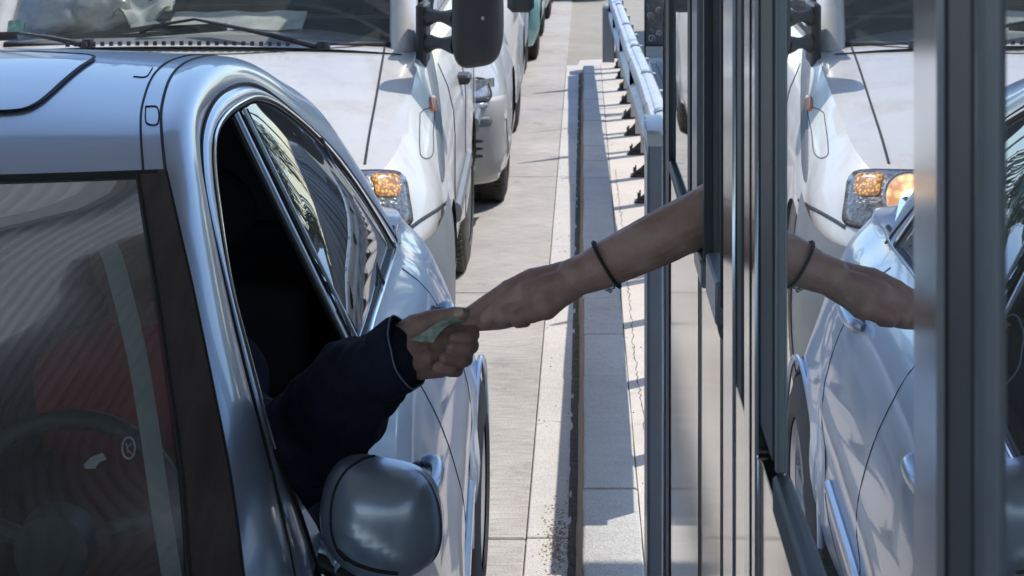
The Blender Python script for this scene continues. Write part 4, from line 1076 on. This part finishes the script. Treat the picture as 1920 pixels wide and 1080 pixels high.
# pale curved band just behind the glass
# interior
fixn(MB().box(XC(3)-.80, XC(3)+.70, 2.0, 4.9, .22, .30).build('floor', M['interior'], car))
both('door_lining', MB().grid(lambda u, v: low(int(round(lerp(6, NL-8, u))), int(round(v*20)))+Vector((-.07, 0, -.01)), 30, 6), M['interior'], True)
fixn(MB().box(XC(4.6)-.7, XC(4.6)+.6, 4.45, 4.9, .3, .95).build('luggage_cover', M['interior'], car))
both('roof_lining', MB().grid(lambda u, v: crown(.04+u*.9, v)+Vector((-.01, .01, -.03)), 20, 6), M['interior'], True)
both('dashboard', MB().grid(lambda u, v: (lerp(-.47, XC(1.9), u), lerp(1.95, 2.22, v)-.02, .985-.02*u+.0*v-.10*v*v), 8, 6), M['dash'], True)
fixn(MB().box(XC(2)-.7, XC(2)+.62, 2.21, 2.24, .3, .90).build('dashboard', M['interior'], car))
def seat_at(x, y, mat):
    m = MB()
    def bk(u, v):
        a = 2*PI*u; z = lerp(.55, 1.16, v); r = .27-.05*v**3
        return (x+r*math.copysign(abs(math.cos(a))**.6, math.cos(a))*(1 if v < 1 else .0), y+.22*(v)+.07*math.sin(a)*(1 if v < 1 else 0), z)
    m.grid(bk, 28, 14); o = m.build('seat', mat, car, True)
    m = MB(); m.grid(lambda u, v: (x+.13*math.cos(2*PI*u)*math.sin(PI*v)**.5, y+.25+.05*math.sin(2*PI*u)*math.sin(PI*v)**.5, lerp(1.17, 1.36, v)), 20, 10); m.build('headrest', M['interior'], o, True)
    m = MB(); m.box(x-.26, x+.26, y-.5, y+.1, .40, .58, .05); fixn(m.build('seat_cushion', mat, o, 'auto'))
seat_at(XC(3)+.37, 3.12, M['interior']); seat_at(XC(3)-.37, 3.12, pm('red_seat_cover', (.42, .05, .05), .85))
fixn(MB().box(XC(4.1)-.70, XC(4.1)+.52, 4.08, 4.16, .9, 1.36, .02).build('rear_blackout_panel', M['interior'], car))  # added dark panel, hides the bright rear end of the cabin
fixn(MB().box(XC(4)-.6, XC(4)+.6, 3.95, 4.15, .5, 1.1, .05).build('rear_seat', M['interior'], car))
c = Vector((-.715, 2.38, 1.00)); nn = Vector((0, -.85, .52)).normalized(); e1 = Vector((1, 0, 0)); e2 = nn.cross(e1)
swr = MB(); swr.tube([c+(e1*math.cos(2*PI*k/48)+e2*math.sin(2*PI*k/48))*.17 for k in range(48)], .014, 10, closed=True)
swh = swr.build('steering_wheel', M['dash'], car, True)
m = MB()
for a in (.3, PI-.3, -PI/2): m.tube([c+nn*-.02, c+(e1*math.cos(a)+e2*math.sin(a))*.165], .014, 8)
m.lathe([(0, -.02), (.05, -.02), (.055, .02)], c, 'y', 20); m.build('spoke', M['dash'], swh)
# stickers on the windscreen
def wsx(px, py): 
    return None
wsb = MB().grid(lambda u, v: wsc2(.03+u*.97, .012+v*.98), 40, 40); bvw = wsb.bvh()
cen = cr([(-60, 383, 0), (60, 380, 0), (140, 388, 0), (196, 428, 0), (230, 520, 0), (262, 640, 0), (288, 780, 0), (310, 930, 0), (333, 1075, 0)], 40); pc = MB(); rows = 0
for i in range(41):
    t_ = (cen[min(40, i+1)]-cen[max(0, i-1)]).normalized(); n_ = Vector((-t_.y, t_.x, 0))
    r = [onto(bvw, cen[i].x+n_.x*w_, cen[i].y+n_.y*w_, -.025) for w_ in (-19, -7, 7, 19)]
    if all(r): pc.v += r; rows += 1
for i in range(rows-1):
    for j in range(3): pc.f.append((i*4+j, i*4+j+1, i*4+j+5, i*4+j+4))
pc.build('screen_pale_band', pm('pale_band', (.62, .70, .70), .8), car, True)
q = [onto(bvw, 241+15*math.cos(a)*.8, 841+20*math.sin(a), .001) for a in [2*PI*k/28 for k in range(28)]]
if all(q): MB().tube(q, .0012, 5, closed=True).build('round_sticker', pm('faded_sticker', (.30, .32, .33), .5), car)
q = [onto(bvw, a, b_, .001) for a, b_ in ((236, 832), (240, 850), (238, 840), (246, 832), (238, 842), (248, 854))]
if all(q): MB().tube(q, .0009, 4).build('sticker_mark', pm('faded_ink', (.30, .32, .33), .5), car)
q = [onto(bvw, a, b_, .0008) for a, b_ in ((156, 873), (170, 858), (192, 850), (200, 862), (186, 868), (178, 880), (160, 880))]
if all(q): mk('torn_sticker', q, [tuple(range(7))], pm('torn_paper', (.33, .36, .38), .6), car, False)
# wheels
for ay, dx in ((AY[0], 0), (AY[1], 0)):
    xo = low(min(range(NL+1), key=lambda i: abs(BELT[i].y-ay)), 20).x if ay > 3 else fen(.4, .4).x
    xo = -.258 if ay > 3 else -.185
    wheel(car, xo, ay, .31, .20, 1, M['tyre'], M['rim'], 7)
    wheel(car, 2*XC(ay)-xo, ay, .31, .20, -1, M['tyre'], M['rim'], 7)
    both('arch_lip', MB().tube([(xo-.012+.004, ay+(AR-.002)*math.cos(PI*k/24), .31+(AR-.002)*math.sin(PI*k/24)) for k in range(25)], .008, 8), M['silver'])
    both('arch_liner', MB().grid(lambda u, v: (xo-.03-.24*v, ay+AR*math.cos(PI*u), .31+AR*math.sin(PI*u)), 20, 2), M['black'], True)
MB().box(XC(3)-.68, XC(3)+.66, 1.3, 4.9, .19, .30).build('underbody', M['black'], car)
# door mirror
mc = P(715, 968, 2.30)
mm = MB()
def mir_s(u, v):
    a = 2*PI*u; e = PI*(v-.5)
    def sp(x, p): return math.copysign(abs(x)**p, x)
    x = math.cos(a)*sp(math.cos(e), .9); z = math.sin(e); y_ = math.sin(a)*sp(math.cos(e), .9)
    x_, z_ = sp(x, .72), sp(z, .74)
    x_ = x_*(1-.10*max(0, z_))+.05*z_*z_
    X = .080*x_; Z = .077*z_
    Z *= (1+.10*(-x_)) if z_ > 0 else (1-.16*abs(x_-.05))
    Z += -.010*x_
    if y_ < 0: Y = .075*sp(y_, .8)+.030*(x_+.3)**2*.6
    else: Y = .028*y_
    ridge = .004*math.exp(-((z_+.25+.55*x_)/.13)**2)*(1 if y_ < 0 else 0)*max(0, 1-abs(x_)*.8)
    return mc+Vector((X, Y-ridge*1.8, Z))
mm.grid(mir_s, 72, 48); mo_ = mm.build('door_mirror', M['silver'], car, True)
bvm = mm.bvh()
seam(bvm, [(722, 851), (680, 862), (645, 888), (625, 930), (621, 985), (632, 1030), (650, 1052)], .0021, 'housing_seam', M['gap'], mo_, 40, off=0)
seam(bvm, [(632, 1030), (660, 1053), (700, 1068), (745, 1075)], .003, 'housing_seam', M['gap'], mo_, 24, off=0)
m = MB(); m.grid(lambda u, v: mc+Vector((.066*math.cos(2*PI*u)*v, .0295, .058*math.sin(2*PI*u)*v)), 28, 2); m.build('mirror_glass', M['mirrorface'], mo_, False)
m = MB(); m.tube(cr([P(655, 1062, 2.34), P(620, 1040, 2.36), P(590, 1030, 2.38), P(566, 1040, 2.41)], 10), [.026, .024, .02, .018, .018, .019, .02, .022, .026, .03, .034], 12, flat=1.2); m.build('mirror_stalk', M['silver'], mo_, True)
m = MB(); m.tube(cr([P(700, 1085, 2.32), P(650, 1075, 2.335), P(610, 1052, 2.36), P(575, 1050, 2.40)], 10), [.022]*11, 10, flat=.9); m.build('stalk_foot', M['black'], mo_, True)
sail = [G(506, 850, .002), G(548, 920, .002), G(590, 985, .002), G(600, 1010, .002), G(580, 1085, .004), G(520, 1130, .004), G(500, 1000, .003)]
both('mirror_sail', MB().slab(sail, (-.01, 0, 0)), M['silver'], True)

# ------------------------------------------------------------------ people
def capsules(chains, voxel, name, mat, parent=None, smooth=6, disp=0, dscale=30, fac=.5):
    """chains: lists of (point, radius); one continuous surface grown round all of them"""
    m = MB()
    for ch in chains:
        for (p, r) in ch:
            m2 = [] ; K = 12
            base = len(m.v)
            for i in range(K+1):
                for j in range(16):
                    e = PI*(i/K-.5); a = 2*PI*j/16; m.v.append(Vector(p)+Vector((math.cos(a)*math.cos(e), math.sin(a)*math.cos(e), math.sin(e)))*r)
            for i in range(K):
                for j in range(16): m.f.append((base+i*16+j, base+i*16+(j+1) % 16, base+(i+1)*16+(j+1) % 16, base+(i+1)*16+j))
        for (p, r), (q, s) in zip(ch, ch[1:]):
            m.tube([p, q], [r, s], 20)
    me = bpy.data.meshes.new(name); me.from_pydata([tuple(v) for v in m.v], [], m.f)
    o = bpy.data.objects.new(name, me); COL.objects.link(o)
    md = o.modifiers.new('r', 'REMESH'); md.mode = 'VOXEL'; md.voxel_size = voxel; md.use_smooth_shade = True
    ms = o.modifiers.new('s', 'SMOOTH'); ms.iterations = smooth; ms.factor = fac
    dg = bpy.context.evaluated_depsgraph_get(); ev = o.evaluated_get(dg)
    me2 = bpy.data.meshes.new_from_object(ev); 
    vs = [v.co.copy() for v in me2.vertices]; ns = [v.normal.copy() for v in me2.vertices]; fs = [tuple(p.vertices) for p in me2.polygons]
    bpy.data.objects.remove(o); bpy.data.meshes.remove(me); bpy.data.meshes.remove(me2)
    if disp:
        vs = [v+n*disp*(noise.noise(v*dscale)+.5*noise.noise(v*dscale*2.3)) for v, n in zip(vs, ns)]
    return vs, fs
def hp(px, py, dd=0): return P(px, py, 2.30+dd)
S = 2.30/F
def R(px): return px*S
# ---- toll collector
tc_ = [
 # forearm, from inside the booth to the wrist
 [(Vector((.60, 2.38, 1.545)), .050), (Vector((.42, 2.36, 1.535)), .046), (Vector((.27, 2.33, 1.52)), .0405), (hp(1318, 407), .0370), (hp(1230, 450), .0350), (hp(1180, 474), .0325), (hp(1135, 496), .0300), (hp(1105, 510), .0268), (hp(1078, 520), .0255)],
 [(hp(1078, 520, .010), .0245), (hp(1040, 528, .012), .0235), (hp(1000, 532, .014), .0205), (hp(955, 545, .015), .0150)],
 [(hp(1070, 530, -.002), .0230), (hp(1030, 548, -.004), .0255), (hp(990, 558, -.004), .0220), (hp(958, 566, -.001), .0155)],
 [(hp(1062, 540, -.006), .0200), (hp(1020, 565, -.014), .0215), (hp(975, 580, -.013), .0155)],
 [(hp(1055, 545, -.008), .0180), (hp(1022, 574, -.022), .0180), (hp(998, 585, -.026), .0140)],
 # index
 [(hp(955, 545, .015), .0145), (hp(934, 556, .014), .0122), (hp(908, 572, .011), .0112), (hp(888, 584, .008), .0100), (hp(866, 596, .004), .0085), (hp(860, 600, .003), .0070)],
 # thumb
 [(hp(1030, 560, .02), .018), (hp(980, 588, .026), .0150), (hp(935, 602, .024), .0115), (hp(900, 606, .014), .0100), (hp(874, 608, .006), .0085)],
 # middle, curled
 [(hp(958, 566, -.001), .0145), (hp(930, 583, -.004), .0115), (hp(913, 598, -.004), .0108), (hp(905, 608, .004), .0088)],
 [(hp(975, 580, -.013), .0145), (hp(946, 592, -.018), .0112), (hp(944, 600, -.010), .0100), (hp(958, 602, .004), .0085)],
 [(hp(998, 585, -.026), .0130), (hp(972, 596, -.030), .0102), (hp(972, 602, -.020), .0092), (hp(985, 602, -.006), .0080)],
]
v1, f1 = capsules(tc_, .0016, 'arm', None, smooth=3, disp=.0006, dscale=70, fac=.4)
SH = Vector((.80, 2.42, 1.60))
bod = [
 [(Vector((.60, 2.38, 1.545)), .050), (SH, .062), (Vector((.92, 2.46, 1.62)), .07)],
 [(Vector((1.22, 2.52, 1.58)), .065), (Vector((1.30, 2.40, 1.30)), .048), (Vector((1.22, 2.2, 1.16)), .038), (Vector((1.16, 2.10, 1.15)), .03)],
 [(Vector((1.07, 2.5, 1.60)), .11), (Vector((1.07, 2.5, 1.45)), .135), (Vector((1.07, 2.5, 1.25)), .13), (Vector((1.07, 2.52, 1.08)), .145)],
 [(Vector((.95, 2.48, 1.57)), .09), (Vector((1.19, 2.5, 1.57)), .09)],
 [(Vector((1.07, 2.5, 1.66)), .06), (Vector((1.05, 2.48, 1.76)), .052)],
 [(Vector((1.03, 2.46, 1.82)), .078), (Vector((1.05, 2.48, 1.88)), .092), (Vector((1.05, 2.48, 1.92)), .085)],
 [(Vector((.955, 2.44, 1.85)), .014), (Vector((.94, 2.44, 1.84)), .010)],
 [(Vector((.99, 2.52, 1.08)), .10), (Vector((.98, 2.50, .78)), .065), (Vector((.98, 2.53, .5)), .045), (Vector((.93, 2.50, .49)), .035)],
 [(Vector((1.15, 2.52, 1.08)), .10), (Vector((1.16, 2.50, .78)), .065), (Vector((1.16, 2.53, .5)), .045), (Vector((1.11, 2.50, .49)), .035)],
]
v2, f2 = capsules(bod, .012, 'torso', None, smooth=4)
p1 = mk('person', v1+v2, f1+[tuple(i+len(v1) for i in q) for q in f2], M['skin1'], None, True)
tag(p1, 'toll collector reaching a bare forearm with black cord bracelet out of the booth window', 'person')
def cloth(chains, vox, name, mat, par, grow=.012, **k):
    v, f = capsules([[(p, r+grow) for p, r in ch] for ch in chains], vox, name, None, **k); return mk(name, v, f, mat, par, True)
cloth([[(Vector((.70, 2.40, 1.57)), .056), (SH, .062), (Vector((.92, 2.46, 1.62)), .07)], bod[1][:2], bod[2], bod[3]], .012, 'shirt', M['shirt'], p1)
cloth([[(Vector((1.07, 2.52, 1.06)), .14)], bod[7][:3], bod[8][:3]], .012, 'trousers', M['trousers'], p1)
cloth([[(Vector((1.065, 2.5, 1.90)), .092), (Vector((1.09, 2.52, 1.82)), .085)]], .01, 'hair', M['hair'], p1)
# fingernails of the visible thumb and index
def nail(c, d, up, l, w_, par, mat):
    d = Vector(d).normalized(); up = Vector(up).normalized(); s_ = d.cross(up).normalized()
    m = MB(); m.grid(lambda u, v: Vector(c)+d*l*(u-.5)+s_*w_*(v-.5)*(1-.35*max(0, (u-.6)/.4))+up*(-.0018*(2*v-1)**2), 6, 6); m.build('nail', mat, par, True)
nm = pm('finger_nail', (.55, .38, .32), .25, 0, .3, var=.03)
nail(hp(866, 592, -.0075), (-1, .0, -.5), (0, -1, .5), .012, .010, p1, nm)
# bracelet
bc = hp(1137, 496); ax = (hp(1078, 520)-hp(1200, 464)).normalized(); q1 = ax.cross(Vector((0, 1, 0))).normalized(); q2 = q1.cross(ax)
bm2 = MB(); K = 90
tw = [bc+ax*(.012*math.cos(2*PI*k/K)*-.35)+(q1*math.cos(2*PI*k/K)+q2*math.sin(2*PI*k/K))*.0330 for k in range(K)]
br = bm2.tube(tw, [.0021+.0005*(k % 3 == 0) for k in range(K)], 8, closed=True).build('bracelet', M['cord'], None, True)
tag(br, 'thin black braided cord bracelet on the bare wrist of the toll collector', 'bracelet')
for px, py in ((1138, 542), (1150, 538), (1144, 545), (1134, 536)):
    m = MB(); m.grid(lambda u, v: hp(px, py, -.012)+Vector((math.cos(2*PI*u)*math.sin(PI*v), math.sin(2*PI*u)*math.sin(PI*v), math.cos(PI*v)))*.0030, 10, 6); m.build('bead', M['rim'], br, True)
# ---- driver
dh = [
 [(P(560, 835, 2.53), .045), (P(600, 795, 2.45), .042), (P(655, 735, 2.37), .038), (hp(700, 700, .01), .034), (hp(738, 668, 0), .0325), (hp(768, 656, 0), .0300)],
 [(hp(755, 655, .004), .028), (hp(790, 632, .008), .022), (hp(835, 622, .010), .0150)],
 [(hp(755, 660, 0), .030), (hp(790, 650, 0), .026), (hp(834, 643, .003), .0170)],
 [(hp(755, 668, -.002), .029), (hp(795, 668, -.004), .0255), (hp(832, 664, -.002), .0170)],
 [(hp(755, 675, -.002), .0265), (hp(790, 683, -.006), .0200), (hp(826, 686, -.006), .0150)],
 # thumb lying along the top
 [(hp(752, 642, .006), .0240), (hp(780, 616, .002), .0195), (hp(803, 604, -.002), .0150), (hp(832, 596, -.004), .0122), (hp(852, 590, -.004), .0105), (hp(868, 588, -.003), .0085)],
 [(hp(835, 622, .010), .0140), (hp(862, 619, .006), .0115), (hp(884, 626, -.002), .0112), (hp(876, 636, -.020), .0098), (hp(850, 634, -.028), .0084)],
 [(hp(834, 643, .003), .0145), (hp(864, 640, .000), .0118), (hp(882, 648, -.010), .0112), (hp(874, 655, -.028), .0098), (hp(848, 652, -.036), .0086)],
 [(hp(832, 664, -.002), .0145), (hp(858, 662, -.006), .0115), (hp(872, 672, -.016), .0110), (hp(862, 676, -.033), .0098), (hp(836, 671, -.040), .0086)],
 [(hp(826, 686, -.006), .0130), (hp(845, 686, -.010), .0105), (hp(855, 693, -.020), .0098), (hp(845, 694, -.034), .0088), (hp(822, 689, -.038), .0078)],
]
v1, f1 = capsules(dh, .0016, 'arm', None, smooth=3, disp=.0007, dscale=70, fac=.4)
cx = XC(3)+.37
bod = [
 [(P(560, 835, 2.53), .045), (Vector((-.56, 2.80, 1.01)), .05), (Vector((cx+.14, 3.0, 1.00)), .06)],
 [(Vector((cx-.18, 2.98, 1.06)), .065), (Vector((cx-.22, 2.75, .92)), .048), (Vector((cx-.12, 2.48, 1.0)), .038), (Vector((cx-.10, 2.42, 1.05)), .04)],
 [(Vector((cx, 3.02, 1.06)), .10), (Vector((cx, 2.98, .95)), .135), (Vector((cx, 2.95, .72)), .14)],
 [(Vector((cx-.13, 3.0, 1.04)), .08), (Vector((cx+.13, 3.0, 1.04)), .08)],
 [(Vector((cx, 3.02, 1.12)), .058), (Vector((cx, 2.99, 1.21)), .052)],
 [(Vector((cx, 2.96, 1.26)), .075), (Vector((cx, 2.99, 1.31)), .088), (Vector((cx, 3.0, 1.335)), .08)],
 [(Vector((cx-.08, 2.9, .68)), .09), (Vector((cx-.10, 2.45, .70)), .06), (Vector((cx-.10, 2.36, .40)), .045), (Vector((cx-.10, 2.27, .34)), .04)],
 [(Vector((cx+.08, 2.9, .68)), .09), (Vector((cx+.12, 2.45, .70)), .06), (Vector((cx+.12, 2.36, .40)), .045), (Vector((cx+.12, 2.27, .34)), .04)],
]
v2, f2 = capsules(bod, .012, 'torso', None, smooth=4)
p2 = mk('person', v1+v2, f1+[tuple(i+len(v1) for i in q) for q in f2], M['skin2'], None, True)
tag(p2, 'driver in navy sleeves and a red vest reaching out of the silver car window', 'person')
cloth([bod[2], [(Vector((cx-.08, 2.97, 1.02)), .11), (Vector((cx+.08, 2.97, 1.02)), .11)]], .012, 'red_vest', pm('red_vest_cloth', (.50, .05, .05), .85), p2)
cloth([bod[3], [(Vector((cx+.14, 3.0, 1.00)), .06), (Vector((-.56, 2.80, 1.01)), .055)], [(Vector((cx-.18, 2.98, 1.06)), .065), (Vector((cx-.22, 2.75, .92)), .048), (Vector((cx-.13, 2.52, .98)), .04)]], .012, 'jacket', M['jacket'], p2)
cloth([[(Vector((cx, 2.93, .7)), .13)], bod[6][:3], bod[7][:3]], .012, 'trousers', M['trousers'], p2)
cloth([[(Vector((cx, 3.01, 1.335)), .086), (Vector((cx, 3.04, 1.28)), .075)]], .01, 'hair', M['hair'], p2)
slv = [[(Vector((cx+.14, 3.0, 1.00)), .07), (Vector((-.56, 2.80, 1.01)), .072), (P(545, 860, 2.55), .078), (P(600, 800, 2.45), .074), (P(655, 735, 2.37), .066), (P(700, 697, 2.32), .052), (P(728, 680, 2.302), .0440), (P(742, 674, 2.30), .0415)]]
v, f = capsules(slv, .004, 'sleeve', None, smooth=3, disp=.0095, dscale=20)
# finer wrinkles that gather at the elbow and wrist
sl = mk('jacket_sleeve', v, f, M['jacket'], p2, True)
cc = P(735, 678, 2.30); ax = (P(770, 655, 2.30)-P(700, 697, 2.32)).normalized(); q1 = ax.cross(Vector((0, 1, 0))).normalized(); q2 = q1.cross(ax)
def cuff(u, v):
    a = 2*PI*u; r = .0455+.002*math.sin(3*a+1)+.001*math.sin(7*a)
    # v: back edge outside, lip, inside
    prof = [(-.022, .0), (-.004, .002), (.012, .0035), (.0195, .002), (.020, -.003), (.0, -.006), (-.02, -.009)]
    t_, dr = prof[int(round(v*6))]; sl_ = .010*math.cos(a+.5)
    return cc+ax*(t_+sl_+.004)+(q1*math.cos(a)+q2*math.sin(a))*(r+dr)
MB().grid(cuff, 60, 6).build('cuff', M['jacket'], sl, True)
MB().tube([cuff(k/60, .5)+ax*.001 for k in range(60)], .0012, 6, closed=True).build('cuff_piping', M['piping'], sl, True)
nail(hp(860, 586, -.0135), (1, 0, .2), (0, -1, .4), .012, .011, p2, nm)
# ---- banknote passing between them
A = [hp(769, 638, -.034), hp(795, 622, -.030), hp(822, 604, -.022), hp(848, 590, -.014), hp(868, 580, -.002)]
B = [hp(790, 641, -.042), hp(806, 634, -.040), hp(826, 616, -.034), hp(842, 610, -.026), hp(874, 602, -.006)]
C_ = [hp(812, 643, -.052), hp(816, 634, -.050), hp(834, 615, -.042), hp(846, 607, -.034), hp(868, 607, -.012)]
def strip(X, Y, name, par=None):
    x_, y_ = cr(X, 20), cr(Y, 20); m = MB(); m.grid(lambda u, v: x_[int(round(u*20))].lerp(y_[int(round(u*20))], v)+Vector((0, 0, .0012*math.sin(PI*v))), 20, 4)
    n = len(m.v); f0 = list(m.f); m.v += [p+Vector((0, .0004, -.0006)) for p in m.v[:n]]; m.f += [tuple(i+n for i in q[::-1]) for q in f0]
    return m
nb = strip(A, B, ''); n2 = strip(B, C_, '')
nb.add(n2.v, n2.f); nt_ = nb.build('banknote', M['note'], None, True); tag(nt_, 'folded greenish banknote pinched between the two hands', 'banknote')

# ------------------------------------------------------------------ surroundings that show only in the reflections
def tree(x, y, h, r, label, mat, seed):
    random.seed(seed); root = thing('broadleaf_tree', label, 'tree', (x, y, 0), 'trees beyond the toll plaza')
    tr = MB(); tp = [Vector((x+.15*math.sin(k*.9+seed), y+.1*math.cos(k), h*.6*k/6)) for k in range(7)]
    tr.tube(tp, [h*.035*(1-k*.1) for k in range(7)], 9)
    cl = []
    for k in range(9):
        a = random.random()*2*PI; b0 = tp[3+k % 4]; e = b0+Vector((math.cos(a)*r*.6, math.sin(a)*r*.6, h*random.uniform(.12, .3)))
        tr.tube(cr([b0, b0.lerp(e, .5)+Vector((0, 0, .1)), e], 4), [h*.014, h*.011, h*.009, h*.006, h*.004], 6); cl.append(e)
    tr.build('trunk', M['bark'], root)
    lf = MB()
    for c in cl+[tp[-1]+Vector((0, 0, h*.25))]:
        rr = r*random.uniform(.35, .6)
        for q in range(230):
            d = Vector((random.gauss(0, 1), random.gauss(0, 1), random.gauss(0, .8))).normalized()*rr*random.random()**.4
            s_ = h*random.uniform(.012, .028); n_ = Vector((random.gauss(0, 1), random.gauss(0, 1), random.gauss(0, 1))).normalized(); t_ = n_.orthogonal().normalized(); b_ = n_.cross(t_)
            p = c+d; lf.add([p-t_*s_, p+b_*s_*.6, p+t_*s_, p-b_*s_*.6], [(0, 1, 2, 3)])
    lf.build('crown', mat, root, False)
tree(7.5, 23, 5.2, 2.3, 'dense green tree right of the lane beyond the booth', M['leaf'], 3)
tree(11, 30, 6.5, 2.8, 'lighter tree behind the dense one right of the lane', M['leaf2'], 5)
tree(6.2, 33, 5.5, 2.2, 'small tree nearest the lane beyond the guard rail', M['leaf'], 9)
tree(-10, 40, 8, 3, 'tree far left of the lane ahead', M['leaf2'], 13)
tree(-3, 60, 9, 3.4, 'tree standing far ahead left of the lane', M['leaf'], 17)
bd = thing('low_building', 'low rendered building with ribbon windows right of the toll plaza', 'building', (24, 34, 0))
fixn(MB().box(16, 34, 30, 40, 0, 5).build('wall', M['concretewall'], bd)); fixn(MB().box(15.6, 34.4, 29.6, 40.4, 5, 5.4).build('roof', M['greywall'], bd))
for k in range(7): fixn(MB().box(17+k*2.4, 18.8+k*2.4, 29.96, 30.02, 1.2, 3.2).build('window', M['carglass'], bd))
sg = thing('road_sign', 'green motorway sign with white lines on a grey gantry post', 'road sign', (3.6, 17, 0))
fixn(MB().box(2.6, 4.0, 17, 17.06, 2.5, 3.7, .01).build('sign_board', M['signgreen'], sg)); fixn(MB().box(3.9, 4.02, 17.07, 17.2, 0, 3.7, .01).build('post', M['galv'], sg))
for k in range(3):
    for j in range(4): MB().box(2.75+.3*j, 2.97+.3*j, 16.985, 16.998, 2.75+.3*k, 2.85+.3*k).build('lettering', M['signwhite'], sg)
bg_ = thing('barrier_railing', 'yellow and white railing on the far island right of the booth', 'railing', (3, 11, 0))
for k in range(14): MB().box(2.6, 2.66, 6+k*.5, 6.06+k*.5, .119, 1.2).build('upright', M['yellow'] if k % 3 else M['galv'], bg_)
MB().box(2.6, 2.66, 6, 12.6, 1.2, 1.26).build('top_bar', M['yellow'], bg_)
